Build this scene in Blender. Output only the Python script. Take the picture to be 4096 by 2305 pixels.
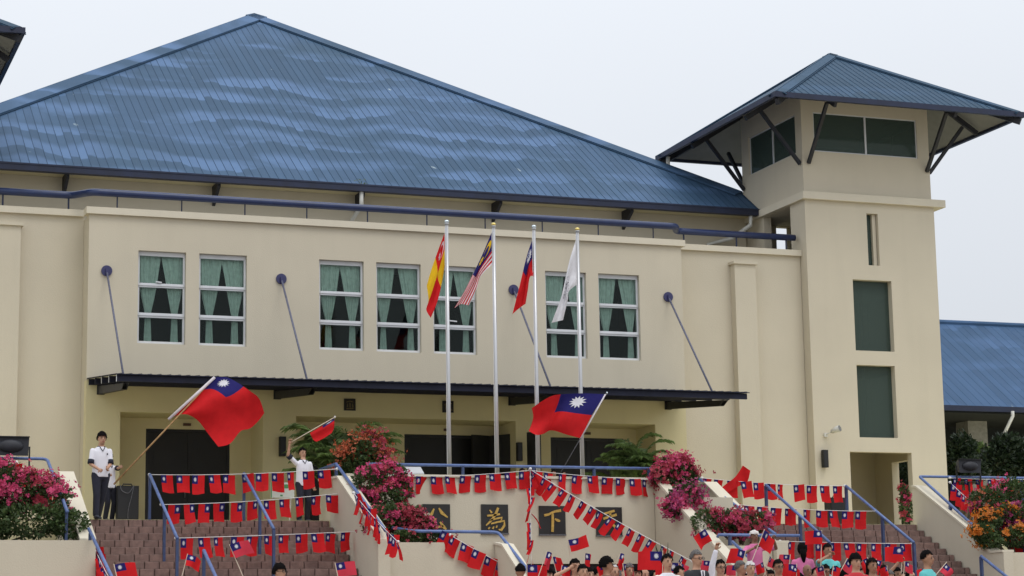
import bpy, bmesh, math, random
from mathutils import Vector, Matrix, noise
R = math.radians
random.seed(11)
for o in list(bpy.data.objects): bpy.data.objects.remove(o)
SC = bpy.context.scene
COL = SC.collection

# ------------------------------------------------------------------ camera
# world: X along the facade, Y into the scene, Z up; terrace floor is Z = 0, bay front is Y = 0 (metres)
CAM = Vector((0.0, -48.0, -2.78))
YAW, PIT, ROL, FOC = R(20.4128), R(9.7987), R(-0.9447), 8483.0     # FOC in photo pixels (4096 wide)
FW = Vector((math.sin(YAW)*math.cos(PIT), math.cos(YAW)*math.cos(PIT), math.sin(PIT)))
_r = Vector((math.cos(YAW), -math.sin(YAW), 0)); _u = _r.cross(FW)
RT = _r*math.cos(ROL) + _u*math.sin(ROL); UP = _u*math.cos(ROL) - _r*math.sin(ROL)
cd = bpy.data.cameras.new('camera'); cam = bpy.data.objects.new('camera', cd); COL.objects.link(cam)
cd.sensor_width = 36.0; cd.lens = FOC/4096*36; cd.clip_end = 2000; cd.clip_start = .5
m = Matrix((RT, UP, -FW)).transposed().to_4x4(); m.translation = CAM; cam.matrix_world = m
SC.camera = cam
# ------------------------------------------------------------------ sky: bright even overcast
SUN_EL, SUN_ROT = R(58), R(150)
W = bpy.data.worlds.new('World'); SC.world = W; W.use_nodes = True
nt = W.node_tree; nt.nodes.clear()
def wn(t, **k):
    n = nt.nodes.new(t)
    for a, b in k.items(): setattr(n, a, b)
    return n
sky = wn('ShaderNodeTexSky', sky_type='NISHITA', sun_disc=False, sun_elevation=SUN_EL, sun_rotation=SUN_ROT)
hs = wn('ShaderNodeHueSaturation'); hs.inputs['Saturation'].default_value = .25
tc = wn('ShaderNodeTexCoord'); sx = wn('ShaderNodeSeparateXYZ'); mr = wn('ShaderNodeMapRange')
mr.inputs['From Min'].default_value = 0; mr.inputs['From Max'].default_value = 1
mr.inputs['To Min'].default_value = 6.6; mr.inputs['To Max'].default_value = 17.5      # overcast: zenith brighter than horizon
cn = wn('ShaderNodeTexNoise'); cn.inputs['Scale'].default_value = 1.6; cn.inputs['Detail'].default_value = 3
cm = wn('ShaderNodeMapRange'); cm.inputs['To Min'].default_value = .93; cm.inputs['To Max'].default_value = 1.07
mu = wn('ShaderNodeMath', operation='MULTIPLY'); vm = wn('ShaderNodeVectorMath', operation='SCALE')
vm.inputs[0].default_value = (.90, .948, 1.02)
mx = wn('ShaderNodeMix', data_type='RGBA'); mx.inputs[0].default_value = .9
bg = wn('ShaderNodeBackground'); bg.inputs['Strength'].default_value = .1
wo = wn('ShaderNodeOutputWorld'); L = nt.links.new
L(sky.outputs[0], hs.inputs['Color']); L(tc.outputs['Generated'], sx.inputs[0]); L(sx.outputs['Z'], mr.inputs['Value'])
L(tc.outputs['Generated'], cn.inputs['Vector']); L(cn.outputs['Fac'], cm.inputs['Value'])
L(mr.outputs[0], mu.inputs[0]); L(cm.outputs[0], mu.inputs[1]); L(mu.outputs[0], vm.inputs['Scale'])
L(hs.outputs[0], mx.inputs['A']); L(vm.outputs[0], mx.inputs['B']); L(mx.outputs['Result'], bg.inputs['Color']); L(bg.outputs[0], wo.inputs[0])
sd = bpy.data.lights.new('sun', 'SUN'); sun = bpy.data.objects.new('sun', sd); COL.objects.link(sun)
sd.energy = .8; sd.angle = R(25); sd.color = (1, .95, .87)
sdir = Vector((math.cos(SUN_EL)*.35, -math.cos(SUN_EL)*.94, math.sin(SUN_EL)))     # towards the sun: front right, high
sun.rotation_euler = sdir.to_track_quat('Z', 'Y').to_euler()
vs = SC.view_settings; vs.view_transform = 'Standard'; vs.look = 'None'; vs.exposure = 0.0; vs.gamma = 1.0
vs.use_curve_mapping = False

# ------------------------------------------------------------------ measuring helpers (photo pixel -> point on a real plane)
def ray(x, y): return FW*FOC + RT*(x-2048) - UP*(y-1152.5)
def atY(x, y, Y): d = ray(x, y); return CAM + d*((Y-CAM.y)/d.y)
def atX(x, y, X): d = ray(x, y); return CAM + d*((X-CAM.x)/d.x)
def atZ(x, y, Z): d = ray(x, y); return CAM + d*((Z-CAM.z)/d.z)
def proj(P): d = Vector(P)-CAM; z = d.dot(FW); return 2048+FOC*d.dot(RT)/z, 1152.5-FOC*d.dot(UP)/z

# ------------------------------------------------------------------ materials
M = {}
def mat(key, col, rough=.7, metal=0., var=.0, vscale=3., bump=0., bscale=60., spec=.5, col2=None, stretch=None, contrast=(.35, .65), sheen=0., trans=0.):
    mt = bpy.data.materials.new(key); mt.use_nodes = True; t = mt.node_tree; n = t.nodes; b = n['Principled BSDF']
    b.inputs['Roughness'].default_value = rough; b.inputs['Metallic'].default_value = metal
    b.inputs['Specular IOR Level'].default_value = spec
    c = tuple(col)+(1,); b.inputs['Base Color'].default_value = c
    if trans:
        # thin cloth or leaf that lets some light through
        tb = n.new('ShaderNodeBsdfTranslucent'); tb.inputs['Color'].default_value = c
        ms = n.new('ShaderNodeMixShader'); ms.inputs[0].default_value = trans
        t.links.new(b.outputs[0], ms.inputs[1]); t.links.new(tb.outputs[0], ms.inputs[2]); t.links.new(ms.outputs[0], n['Material Output'].inputs[0])
    if var or col2:
        g = n.new('ShaderNodeNewGeometry'); mp = n.new('ShaderNodeMapping')
        if stretch: mp.inputs['Scale'].default_value = stretch
        ns = n.new('ShaderNodeTexNoise'); ns.inputs['Scale'].default_value = vscale; ns.inputs['Detail'].default_value = 5
        t.links.new(g.outputs['Position'], mp.inputs['Vector']); t.links.new(mp.outputs[0], ns.inputs['Vector'])
        rp = n.new('ShaderNodeValToRGB'); rp.color_ramp.elements[0].position = contrast[0]; rp.color_ramp.elements[1].position = contrast[1]
        if col2: rp.color_ramp.elements[0].color = c; rp.color_ramp.elements[1].color = tuple(col2)+(1,)
        else:
            rp.color_ramp.elements[0].color = tuple(x*(1-var) for x in col)+(1,); rp.color_ramp.elements[1].color = tuple(min(1, x*(1+var)) for x in col)+(1,)
        t.links.new(ns.outputs['Fac'], rp.inputs[0]); t.links.new(rp.outputs[0], b.inputs['Base Color'])
        if trans: t.links.new(rp.outputs[0], tb.inputs['Color'])
    if bump:
        g2 = n.new('ShaderNodeNewGeometry'); n2 = n.new('ShaderNodeTexNoise'); n2.inputs['Scale'].default_value = bscale; n2.inputs['Detail'].default_value = 4
        bp = n.new('ShaderNodeBump'); bp.inputs['Strength'].default_value = bump; bp.inputs['Distance'].default_value = .02
        t.links.new(g2.outputs['Position'], n2.inputs['Vector']); t.links.new(n2.outputs['Fac'], bp.inputs['Height']); t.links.new(bp.outputs[0], b.inputs['Normal'])
    M[key] = mt; return mt

def plaster(key, col):
    """painted render: slight roller blotches, faint rain streaks"""
    mt = mat(key, col, rough=.85, bump=.25, bscale=45, spec=.25); t = mt.node_tree; n = t.nodes; b = n['Principled BSDF']
    g = n.new('ShaderNodeNewGeometry')
    def nz(scale, st, lo, hi, a, c):
        mp = n.new('ShaderNodeMapping'); mp.inputs['Scale'].default_value = st
        x = n.new('ShaderNodeTexNoise'); x.inputs['Scale'].default_value = scale; x.inputs['Detail'].default_value = 5
        r = n.new('ShaderNodeMapRange'); r.inputs['From Min'].default_value = lo; r.inputs['From Max'].default_value = hi
        r.inputs['To Min'].default_value = a; r.inputs['To Max'].default_value = c
        t.links.new(g.outputs['Position'], mp.inputs['Vector']); t.links.new(mp.outputs[0], x.inputs['Vector']); t.links.new(x.outputs['Fac'], r.inputs['Value']); return r
    a = nz(.7, (1, 1, 1), .3, .7, .965, 1.025); s = nz(2.2, (1, 1, .09), .5, .78, 1.0, .955)
    mm = n.new('ShaderNodeMath'); mm.operation = 'MULTIPLY'; t.links.new(a.outputs[0], mm.inputs[0]); t.links.new(s.outputs[0], mm.inputs[1])
    v = n.new('ShaderNodeVectorMath'); v.operation = 'SCALE'; v.inputs[0].default_value = col
    t.links.new(mm.outputs[0], v.inputs['Scale']); t.links.new(v.outputs[0], b.inputs['Base Color'])
    return mt
plaster('cream', (.588, .528, .412)); plaster('cream_cap', (.65, .592, .472)); plaster('cream_in', (.64, .57, .36)); plaster('cream_bounce', (.67, .60, .375))  # inner and lower creams are lighter and yellower, bounce light painted in
plaster('planter_wall', (.58, .525, .412))

def roofmat(key, faded, dark, grey, period=.87):
    """coated steel sheet: chalky pale bands between the purlin lines, wavy and broken up; per-sheet shift and tint, droppings"""
    mt = mat(key, faded, rough=.6, spec=.15); t = mt.node_tree; n = t.nodes; b = n['Principled BSDF']; K = t.links.new
    g = n.new('ShaderNodeNewGeometry'); oi = n.new('ShaderNodeObjectInfo'); sp = n.new('ShaderNodeSeparateXYZ'); K(g.outputs['Position'], sp.inputs[0])
    def math_(op, a, b_, c=None):
        x = n.new('ShaderNodeMath'); x.operation = op
        for k, q in enumerate((a, b_, c)):
            if q is None: continue
            if isinstance(q, (int, float)): x.inputs[k].default_value = q
            else: K(q, x.inputs[k])
        return x.outputs[0]
    def nz(sc, st, det=3., dist=0.):
        mp = n.new('ShaderNodeMapping'); mp.inputs['Scale'].default_value = st; K(g.outputs['Position'], mp.inputs['Vector'])
        x = n.new('ShaderNodeTexNoise'); x.inputs['Scale'].default_value = sc; x.inputs['Detail'].default_value = det; x.inputs['Distortion'].default_value = dist; K(mp.outputs[0], x.inputs['Vector']); return x.outputs['Fac']
    def rng(v, a, c, lo=0., hi=1.):
        r_ = n.new('ShaderNodeMapRange'); r_.interpolation_type = 'SMOOTHSTEP'
        for k, q in zip(('From Min', 'From Max', 'To Min', 'To Max'), (a, c, lo, hi)): r_.inputs[k].default_value = q
        K(v, r_.inputs['Value']); return r_.outputs[0]
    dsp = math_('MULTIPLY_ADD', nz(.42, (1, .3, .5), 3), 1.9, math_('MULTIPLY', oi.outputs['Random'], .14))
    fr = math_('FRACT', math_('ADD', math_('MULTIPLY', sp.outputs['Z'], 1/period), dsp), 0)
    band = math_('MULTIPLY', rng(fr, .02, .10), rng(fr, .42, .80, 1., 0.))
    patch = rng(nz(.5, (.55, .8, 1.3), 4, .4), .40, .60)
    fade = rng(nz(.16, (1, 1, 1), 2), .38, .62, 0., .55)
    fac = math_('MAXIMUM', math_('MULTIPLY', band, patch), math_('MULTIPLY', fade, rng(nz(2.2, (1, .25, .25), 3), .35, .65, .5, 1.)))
    m1 = n.new('ShaderNodeMix'); m1.data_type = 'RGBA'; m1.inputs['A'].default_value = tuple(dark)+(1,); m1.inputs['B'].default_value = tuple(faded)+(1,); K(fac, m1.inputs[0])
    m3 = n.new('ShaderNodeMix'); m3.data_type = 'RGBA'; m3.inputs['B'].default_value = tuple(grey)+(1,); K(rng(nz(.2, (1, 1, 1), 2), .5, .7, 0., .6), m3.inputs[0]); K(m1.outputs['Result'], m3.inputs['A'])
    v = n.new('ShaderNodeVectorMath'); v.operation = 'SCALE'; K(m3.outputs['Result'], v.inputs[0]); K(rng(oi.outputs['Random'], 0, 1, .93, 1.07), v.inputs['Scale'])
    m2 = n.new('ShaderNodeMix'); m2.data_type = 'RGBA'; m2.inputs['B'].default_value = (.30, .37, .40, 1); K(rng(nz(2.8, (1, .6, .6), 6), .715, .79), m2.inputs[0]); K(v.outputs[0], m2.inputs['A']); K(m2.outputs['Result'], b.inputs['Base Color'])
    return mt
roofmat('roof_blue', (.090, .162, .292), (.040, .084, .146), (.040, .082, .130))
roofmat('roof_tower', (.042, .088, .150), (.030, .066, .108), (.036, .076, .112))
mat('roof_seam', (.030, .062, .108), rough=.7, spec=.15)
roofmat('roof_far', (.060, .118, .225), (.040, .086, .162), (.045, .095, .175))
mat('blue_pipe', (.014, .027, .090), rough=.35, var=.12, vscale=4); mat('blue_rail', (.095, .150, .330), rough=.4, var=.15, vscale=8)
mat('blue_post', (.035, .058, .140), rough=.5, var=.15, vscale=8)
mat('navy', (.009, .015, .045), rough=.5, var=.2, vscale=3); mat('navy_dark', (.008, .010, .026), rough=.6, var=.2, vscale=3, spec=.3); mat('rod_steel', (.11, .115, .17), rough=.5, var=.25, vscale=30); mat('navy_disc', (.035, .035, .115), rough=.5)
mat('dark_steel', (.018, .019, .026), rough=.6, var=.25, vscale=6); mat('grey_steel', (.10, .10, .11), rough=.5, var=.3, vscale=30)
mat('alu', (.62, .63, .65), rough=.4, var=.05); mat('steel_pole', (.55, .55, .56), rough=.35, metal=.6); mat('gold_ball', (.75, .60, .20), rough=.3, metal=.8); mat('chrome_ball', (.6, .68, .72), rough=.2, metal=.8)
mat('bounce_sheet', (.52, .52, .47), rough=.6, var=.06); mat('white_pvc', (.62, .61, .56), rough=.5, var=.1); mat('black', (.008, .008, .009), rough=.5); mat('black_door', (.006, .006, .007), rough=.55, var=.3, vscale=2)
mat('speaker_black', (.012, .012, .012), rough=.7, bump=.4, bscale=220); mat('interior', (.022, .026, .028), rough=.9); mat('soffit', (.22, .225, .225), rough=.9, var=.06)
mat('curtain', (.49, .55, .52), rough=.9, var=.10, vscale=10, trans=.1)
mat('brick', (.222, .140, .118), rough=.9, var=.18, vscale=9, bump=.5, bscale=60); mat('brick_b', (.206, .131, .111), rough=.9, var=.18, vscale=7, bump=.5, bscale=60); mat('brick_c', (.238, .150, .125), rough=.9, var=.18, vscale=11, bump=.5, bscale=60)
mat('mortar', (.135, .088, .074), rough=.95, var=.3, vscale=12); mat('paving', (.34, .27, .22), rough=.9, var=.2, vscale=5); mat('terrace_tile', (.74, .67, .40), rough=.8, var=.08, vscale=3)
mat('ground', (.36, .35, .31), rough=.95, var=.2, vscale=1.2); mat('soil', (.04, .03, .022), rough=1)
mat('plaque', (.012, .010, .009), rough=.35); mat('gold', (.52, .33, .075), rough=.45, metal=.25, var=.2, vscale=25); mat('dim_gold', (.16, .12, .045), rough=.6, var=.35, vscale=40)
def cloth(k, c, tr=.25): mat(k, c, rough=.85, var=.06, vscale=6, spec=.15, trans=tr)
cloth('flag_red', (.62, .018, .022)); cloth('flag_blue', (.022, .02, .135)); cloth('flag_white', (.80, .79, .82)); cloth('flag_yellow', (.80, .50, .02)); cloth('flag_cream', (.78, .72, .74)); cloth('flag_pink', (.62, .05, .08))
cloth('ink', (.10, .09, .14))
mat('string', (.72, .70, .68), rough=.8); mat('wood', (.36, .21, .085), rough=.6, var=.3, vscale=14); mat('stick', (.62, .52, .40), rough=.6)
mat('leaf_a', (.045, .082, .024), rough=.55, var=.45, vscale=9, trans=.3); mat('leaf_b', (.075, .115, .035), rough=.55, var=.4, vscale=9, trans=.3); mat('leaf_dark', (.016, .032, .012), rough=.6, var=.4, vscale=6, trans=.2)
mat('palm_leaf', (.135, .205, .060), rough=.5, var=.45, vscale=5, trans=.3); mat('bark', (.11, .08, .055), rough=.9, var=.3, vscale=20)
mat('pink', (.60, .060, .17), rough=.6, var=.25, vscale=12, trans=.35); mat('magenta', (.40, .055, .17), rough=.6, var=.25, vscale=12, trans=.35); mat('redpink', (.42, .045, .075), rough=.6, var=.25, vscale=12, trans=.35)
mat('orange', (.62, .20, .02), rough=.6, var=.25, vscale=12, trans=.35); mat('coral', (.50, .12, .05), rough=.6, var=.25, vscale=12, trans=.35)
mat('skin_a', (.47, .26, .165), rough=.6, var=.08, vscale=20); mat('skin_b', (.34, .17, .10), rough=.6, var=.08, vscale=20); mat('skin_c', (.22, .11, .065), rough=.6, var=.08, vscale=20)
mat('hair_black', (.007, .006, .006), rough=.95, var=.3, vscale=40, spec=.05); mat('hair_grey', (.10, .092, .088), rough=.95, var=.4, vscale=50); mat('hair_white', (.50, .48, .46), rough=.7, var=.2, vscale=50)
mat('shirt_white', (.76, .75, .80), rough=.9, var=.05); mat('navy_cloth', (.016, .017, .030), rough=.9, var=.2); mat('suit', (.028, .030, .034), rough=.9, var=.2)
mat('teal', (.12, .50, .50), rough=.9, var=.08); mat('pink_cloth', (.62, .16, .33), rough=.9, var=.1); mat('red_cloth', (.50, .03, .04), rough=.9); mat('grey_cloth', (.30, .33, .36), rough=.9); mat('brown_cloth', (.10, .055, .045), rough=.9)
mat('lip', (.30, .09, .075), rough=.6); mat('eye', (.012, .01, .009), rough=.3); mat('shoe', (.03, .035, .05), rough=.6)
mat('board', (.58, .66, .60), rough=.6, var=.05); mat('green_mark', (.06, .28, .10), rough=.6); mat('lens_glass', (.25, .26, .27), rough=.15, metal=.3); mat('concrete', (.30, .29, .27), rough=.9, var=.15, vscale=8)
mat('cap_white', (.62, .58, .54), rough=.9)
def glassmat(key, tint, ref, film=None, fa=0.):
    mt = bpy.data.materials.new(key); mt.use_nodes = True; t = mt.node_tree; n = t.nodes; n.remove(n['Principled BSDF'])
    tr = n.new('ShaderNodeBsdfTransparent'); tr.inputs[0].default_value = tuple(tint)+(1,)
    gl = n.new('ShaderNodeBsdfGlossy'); gl.inputs['Roughness'].default_value = .03; gl.inputs['Color'].default_value = (.9, .95, .93, 1)
    fr = n.new('ShaderNodeFresnel'); fr.inputs['IOR'].default_value = ref
    mxs = n.new('ShaderNodeMixShader'); t.links.new(fr.outputs[0], mxs.inputs[0]); t.links.new(tr.outputs[0], mxs.inputs[1]); t.links.new(gl.outputs[0], mxs.inputs[2])
    out = mxs.outputs[0]
    if film:   # tinted film on the glass
        df = n.new('ShaderNodeBsdfDiffuse'); df.inputs[0].default_value = tuple(film)+(1,); m3 = n.new('ShaderNodeMixShader'); m3.inputs[0].default_value = fa
        t.links.new(out, m3.inputs[1]); t.links.new(df.outputs[0], m3.inputs[2]); out = m3.outputs[0]
    t.links.new(out, n['Material Output'].inputs[0]); M[key] = mt
glassmat('glass', (.88, .95, .92), 1.25)
glassmat('glass_green', (.42, .56, .50), 1.35, (.095, .130, .112), .5)

# ------------------------------------------------------------------ mesh helpers
ORG = {}
class MB:
    def __init__(s): s.v = []; s.f = []; s.m = []
    def add(s, vs, fs, mi=0):
        k = len(s.v); s.v += [Vector(p) for p in vs]
        for f in fs: s.f.append([i+k for i in f]); s.m.append(mi)
        return s
    def box(s, x0, x1, y0, y1, z0, z1, mi=0):
        return s.add([(x, y, z) for z in (z0, z1) for y in (y0, y1) for x in (x0, x1)],
                     [(0, 2, 3, 1), (4, 5, 7, 6), (0, 1, 5, 4), (2, 6, 7, 3), (0, 4, 6, 2), (1, 3, 7, 5)], mi)
    def beam(s, p, q, w, h, mi=0, up=(0, 0, 1)):
        p, q = Vector(p), Vector(q); d = (q-p).normalized(); a = d.cross(Vector(up))
        if a.length < 1e-4: a = d.cross(Vector((1, 0, 0)))
        a.normalize(); b = a.cross(d).normalized(); a *= w/2; b *= h/2
        return s.add([p-a-b, p+a-b, p+a+b, p-a+b, q-a-b, q+a-b, q+a+b, q-a+b],
                     [(0, 3, 2, 1), (4, 5, 6, 7), (0, 1, 5, 4), (1, 2, 6, 5), (2, 3, 7, 6), (3, 0, 4, 7)], mi)
    def tube(s, pts, r, n=8, mi=0, caps=True):
        pts = [Vector(p) for p in pts]; rs = r if isinstance(r, (list, tuple)) else [r]*len(pts); k = len(s.v); N = len(pts)
        ref = None
        for i, p in enumerate(pts):
            d = (pts[min(i+1, N-1)]-pts[max(i-1, 0)]).normalized()
            if ref is None: ref = d.orthogonal().normalized()
            a = (ref - d*ref.dot(d)); a = a.normalized() if a.length > 1e-5 else d.orthogonal().normalized(); ref = a; b = d.cross(a)
            for j in range(n):
                t = 2*math.pi*j/n; s.v.append(p + (a*math.cos(t)+b*math.sin(t))*rs[i])
        for i in range(N-1):
            for j in range(n):
                s.f.append([k+i*n+j, k+i*n+(j+1) % n, k+(i+1)*n+(j+1) % n, k+(i+1)*n+j]); s.m.append(mi)
        if caps:
            s.f.append([k+j for j in range(n)][::-1]); s.m.append(mi); s.f.append([k+(N-1)*n+j for j in range(n)]); s.m.append(mi)
        return s
    def ell(s, c, r, nu=12, nv=8, mi=0, keep=None, rot=None):
        c = Vector(c); k = len(s.v); idx = {}
        for i in range(nv+1):
            for j in range(nu):
                t = math.pi*i/nv; p = 2*math.pi*j/nu
                d = Vector((math.sin(t)*math.cos(p), math.sin(t)*math.sin(p), math.cos(t)))
                q = Vector((d.x*r[0], d.y*r[1], d.z*r[2]))
                if rot: q = rot @ q
                idx[i, j] = (len(s.v), d); s.v.append(c+q)
        for i in range(nv):
            for j in range(nu):
                a, b, e, g = idx[i, j], idx[i+1, j], idx[i+1, (j+1) % nu], idx[i, (j+1) % nu]
                if keep:
                    dd = (a[1]+b[1]+e[1]+g[1])/4
                    if not keep(dd): continue
                s.f.append([a[0], b[0], e[0], g[0]]); s.m.append(mi)
        return s
    def slab(s, u0, u1, v0, v1, holes, fn, t, mi=0):
        """rectangular wall with rectangular holes; fn(u, v, w) places it, w = 0 front .. t back"""
        us = sorted({u0, u1} | {h[i] for h in holes for i in (0, 1)}); vs_ = sorted({v0, v1} | {h[i] for h in holes for i in (2, 3)})
        def solid(i, j):
            if i < 0 or j < 0 or i >= len(us)-1 or j >= len(vs_)-1: return False
            a, b = (us[i]+us[i+1])/2, (vs_[j]+vs_[j+1])/2
            return not any(h[0] < a < h[1] and h[2] < b < h[3] for h in holes)
        def Q(*p): s.add([fn(*q) for q in p], [(0, 1, 2, 3)], mi)
        for i in range(len(us)-1):
            for j in range(len(vs_)-1):
                if not solid(i, j): continue
                a, b, c, d = us[i], us[i+1], vs_[j], vs_[j+1]
                Q((a, c, 0), (b, c, 0), (b, d, 0), (a, d, 0)); Q((a, c, t), (a, d, t), (b, d, t), (b, c, t))
                if not solid(i-1, j): Q((a, c, 0), (a, d, 0), (a, d, t), (a, c, t))
                if not solid(i+1, j): Q((b, c, 0), (b, c, t), (b, d, t), (b, d, 0))
                if not solid(i, j-1): Q((a, c, 0), (a, c, t), (b, c, t), (b, c, 0))
                if not solid(i, j+1): Q((a, d, 0), (b, d, 0), (b, d, t), (a, d, t))
        return s
    def build(s, name, mats, parent=None, smooth=False, org=None, merge=False, kind=None):
        if isinstance(mats, str): mats = [mats]
        if org is None:
            if parent is not None: org = ORG[parent.name]
            else:
                xs = [p.x for p in s.v]; ys = [p.y for p in s.v]; org = Vector(((min(xs)+max(xs))/2, (min(ys)+max(ys))/2, min(p.z for p in s.v)))
        me = bpy.data.meshes.new(name); me.from_pydata([p-org for p in s.v], [], s.f)
        for k in mats: me.materials.append(M[k])
        me.polygons.foreach_set('material_index', s.m)
        if smooth: me.polygons.foreach_set('use_smooth', [True]*len(s.f))
        bm = bmesh.new(); bm.from_mesh(me)
        if merge: bmesh.ops.remove_doubles(bm, verts=bm.verts, dist=1e-4)
        loose = [v for v in bm.verts if not v.link_faces]
        if loose: bmesh.ops.delete(bm, geom=loose, context='VERTS')
        bmesh.ops.recalc_face_normals(bm, faces=bm.faces); bm.to_mesh(me); bm.free()
        return link(name, me, parent, org, kind)
def link(name, me, parent, org, kind=None):
    o = bpy.data.objects.new(name, me); COL.objects.link(o)
    if parent is not None: o.parent = parent; o.location = org-ORG[parent.name]
    else: o.location = org
    ORG[o.name] = Vector(org)
    if kind: o['kind'] = kind
    return o
def T(o, label, cat, group=None, kind=None):
    o['label'] = label; o['category'] = cat
    if group: o['group'] = group
    if kind: o['kind'] = kind
    return o
def thing(name, label, cat, loc, group=None):
    o = bpy.data.objects.new(name, None); COL.objects.link(o); o.location = loc; o.empty_display_size = .2; ORG[o.name] = Vector(loc)
    return T(o, label, cat, group)
def box(name, a, mats, parent=None, **k): return MB().box(*a).build(name, mats, parent, **k)

# ================================================================== GROUND, TERRACE, STAIRS
def structure(o): o['kind'] = 'structure'; return o
g = MB(); g.add([(-900, -300, -4.4), (900, -300, -4.4), (900, 1500, -4.4), (-900, 1500, -4.4)], [(0, 1, 2, 3)]); structure(g.build('ground', 'ground'))
structure(box('plaza', (-6, 40, -27, -13.1, -4.396, -3.04), 'paving'))
structure(box('terrace', (-8, 60, -5.45, 30, -4.39, 0), 'terrace_tile'))
RISE, RUN = .152, .30
brickmesh = {}
def brick_me(L, H, key):
    k = (round(L, 3), round(H, 3), key)
    if k not in brickmesh:
        b = MB(); l, h, t, c = L/2, H/2, .03, .006
        b.add([(-l, 0, -h), (l, 0, -h), (l, 0, h), (-l, 0, h), (-l+c, -t, -h+c), (l-c, -t, -h+c), (l-c, -t, h-c), (-l+c, -t, h-c)],
              [(4, 5, 6, 7), (0, 1, 5, 4), (1, 2, 6, 5), (2, 3, 7, 6), (3, 0, 4, 7), (3, 2, 1, 0)])
        me = bpy.data.meshes.new('brick'); me.from_pydata([tuple(p) for p in b.v], [], b.f); me.materials.append(M[key]); brickmesh[k] = me
    return brickmesh[k]
def stairs(label, x0, x1, ytop, ztop, n, group=None, bricks=True):
    """flight of n risers going down towards -Y from (ytop, ztop), each riser faced with bricks in running bond"""
    mb = MB(); pts = [(ytop+.3, ztop-.004)]
    y, z = ytop, ztop-.004
    prof = [(y, z)]
    for i in range(n):
        z -= RISE; prof.append((y, z)); y -= RUN; prof.append((y, z))
    yb = prof[-1][0]; base = min(z-.02, -4.38)
    poly = prof + [(yb, base), (ytop, base)]; N = len(poly)
    vs_ = [(x0, a, b) for a, b in poly] + [(x1, a, b) for a, b in poly]
    # side faces as column quads, so they stay simple
    fs = []
    mb.add(vs_, [(i, (i+1) % N, N+(i+1) % N, N+i) for i in range(N)])
    for xx in (x0, x1):
        for i in range(n):
            ya = ytop-i*RUN; zz = ztop-.004-(i+1)*RISE
            mb.add([(xx, ya, base), (xx, ya-RUN, base), (xx, ya-RUN, zz), (xx, ya, zz)], [(0, 1, 2, 3)])
    o = mb.build('staircase', 'mortar', org=Vector(((x0+x1)/2, (ytop+yb)/2, base)))
    T(o, label, 'stairs', group)
    if bricks:
        rnd = random.Random(int(x0*100)+n); bl = .285
        for i in range(n):
            yy = ytop-i*RUN; zt = ztop-.004-i*RISE; x = x0+.01-(bl/2 if i % 2 else 0)-rnd.random()*.03
            while x < x1:
                a, b = max(x, x0+.005), min(x+bl-.012, x1-.005)
                if b-a > .04:
                    full = abs((b-a)-(bl-.012)) < 1e-3
                    me = brick_me(bl-.012, RISE-.014, rnd.choice(['brick', 'brick', 'brick_b', 'brick_c']))
                    bo = link('brick', me, o, Vector(((a+b)/2, yy-rnd.random()*.006, zt-RISE/2+rnd.uniform(-.002, .002))))
                    bo.rotation_euler = (rnd.uniform(-.02, .02), rnd.uniform(-.012, .012), rnd.uniform(-.012, .012))
                    if not full: bo.scale.x = (b-a)/(bl-.012)
                x += bl
    return o
XL0, XL1, XR0, XR1 = 6.45, 11.72, 20.52, 25.62
stairs('upper left flight of red brick steps below the flag waving students', XL0, XL1, -5.45, 0, 11, 'brick stair flights')
stairs('upper right flight of red brick steps beside the tower entrance', XR0, XR1, -5.45, 0, 11, 'brick stair flights')
ZL, YL0, YL1 = -11*RISE, -8.75, -10.4
structure(box('landing', (-6, 40, YL1, YL0, -4.38, ZL-.004), 'paving'))
structure(box('lower_landing', (14.34, 18.9, YL0, -5.9, -4.37, ZL-.004), 'paving'))
stairs('lower left flight of red brick steps at the bottom left of the picture', XL0+.1, 11.9, YL1, ZL, 9, 'brick stair flights')
stairs('lower right flight of red brick steps behind the crowd', 19.2, XR1+.4, YL1, ZL, 9, 'brick stair flights')
stairs('central lower flight of red brick steps hidden behind the crowd', 14.5, 18.9, YL1, ZL, 9, 'brick stair flights', bricks=False)

# ------------------------------------------------------------------ podium and planter walls
def profwall(x0, x1, prof, zb, mb=None, mi=0):
    """wall parallel to Y with a stepped / sloped top: prof = [(y, ztop)...] from back to front"""
    mb = mb or MB()
    for (ya, za), (yb, zb_) in zip(prof, prof[1:]):
        mb.add([(x0, ya, zb), (x1, ya, zb), (x1, ya, za), (x0, ya, za), (x0, yb, zb), (x1, yb, zb), (x1, yb, zb_), (x0, yb, zb_)],
               [(0, 1, 2, 3), (4, 7, 6, 5), (0, 3, 7, 4), (1, 5, 6, 2), (3, 2, 6, 7), (0, 4, 5, 1)], mi)
    return mb
pw = thing('podium_wall', 'cream podium wall carrying four black plaques with gold characters', 'wall', (15.5, -5.5, ZL))
box('wall', (12.02, 18.94, -5.75, -5.5, -.9, .90), 'planter_wall', pw)
box('coping', (12.0, 18.96, -5.79, -5.46, .902, .955), 'cream_cap', pw)
box('dark_strip', (12.1, 18.92, -5.60, -5.42, ZL-.002, -.902), 'dark_steel', pw)  # dark strip set back below the podium wall

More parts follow.
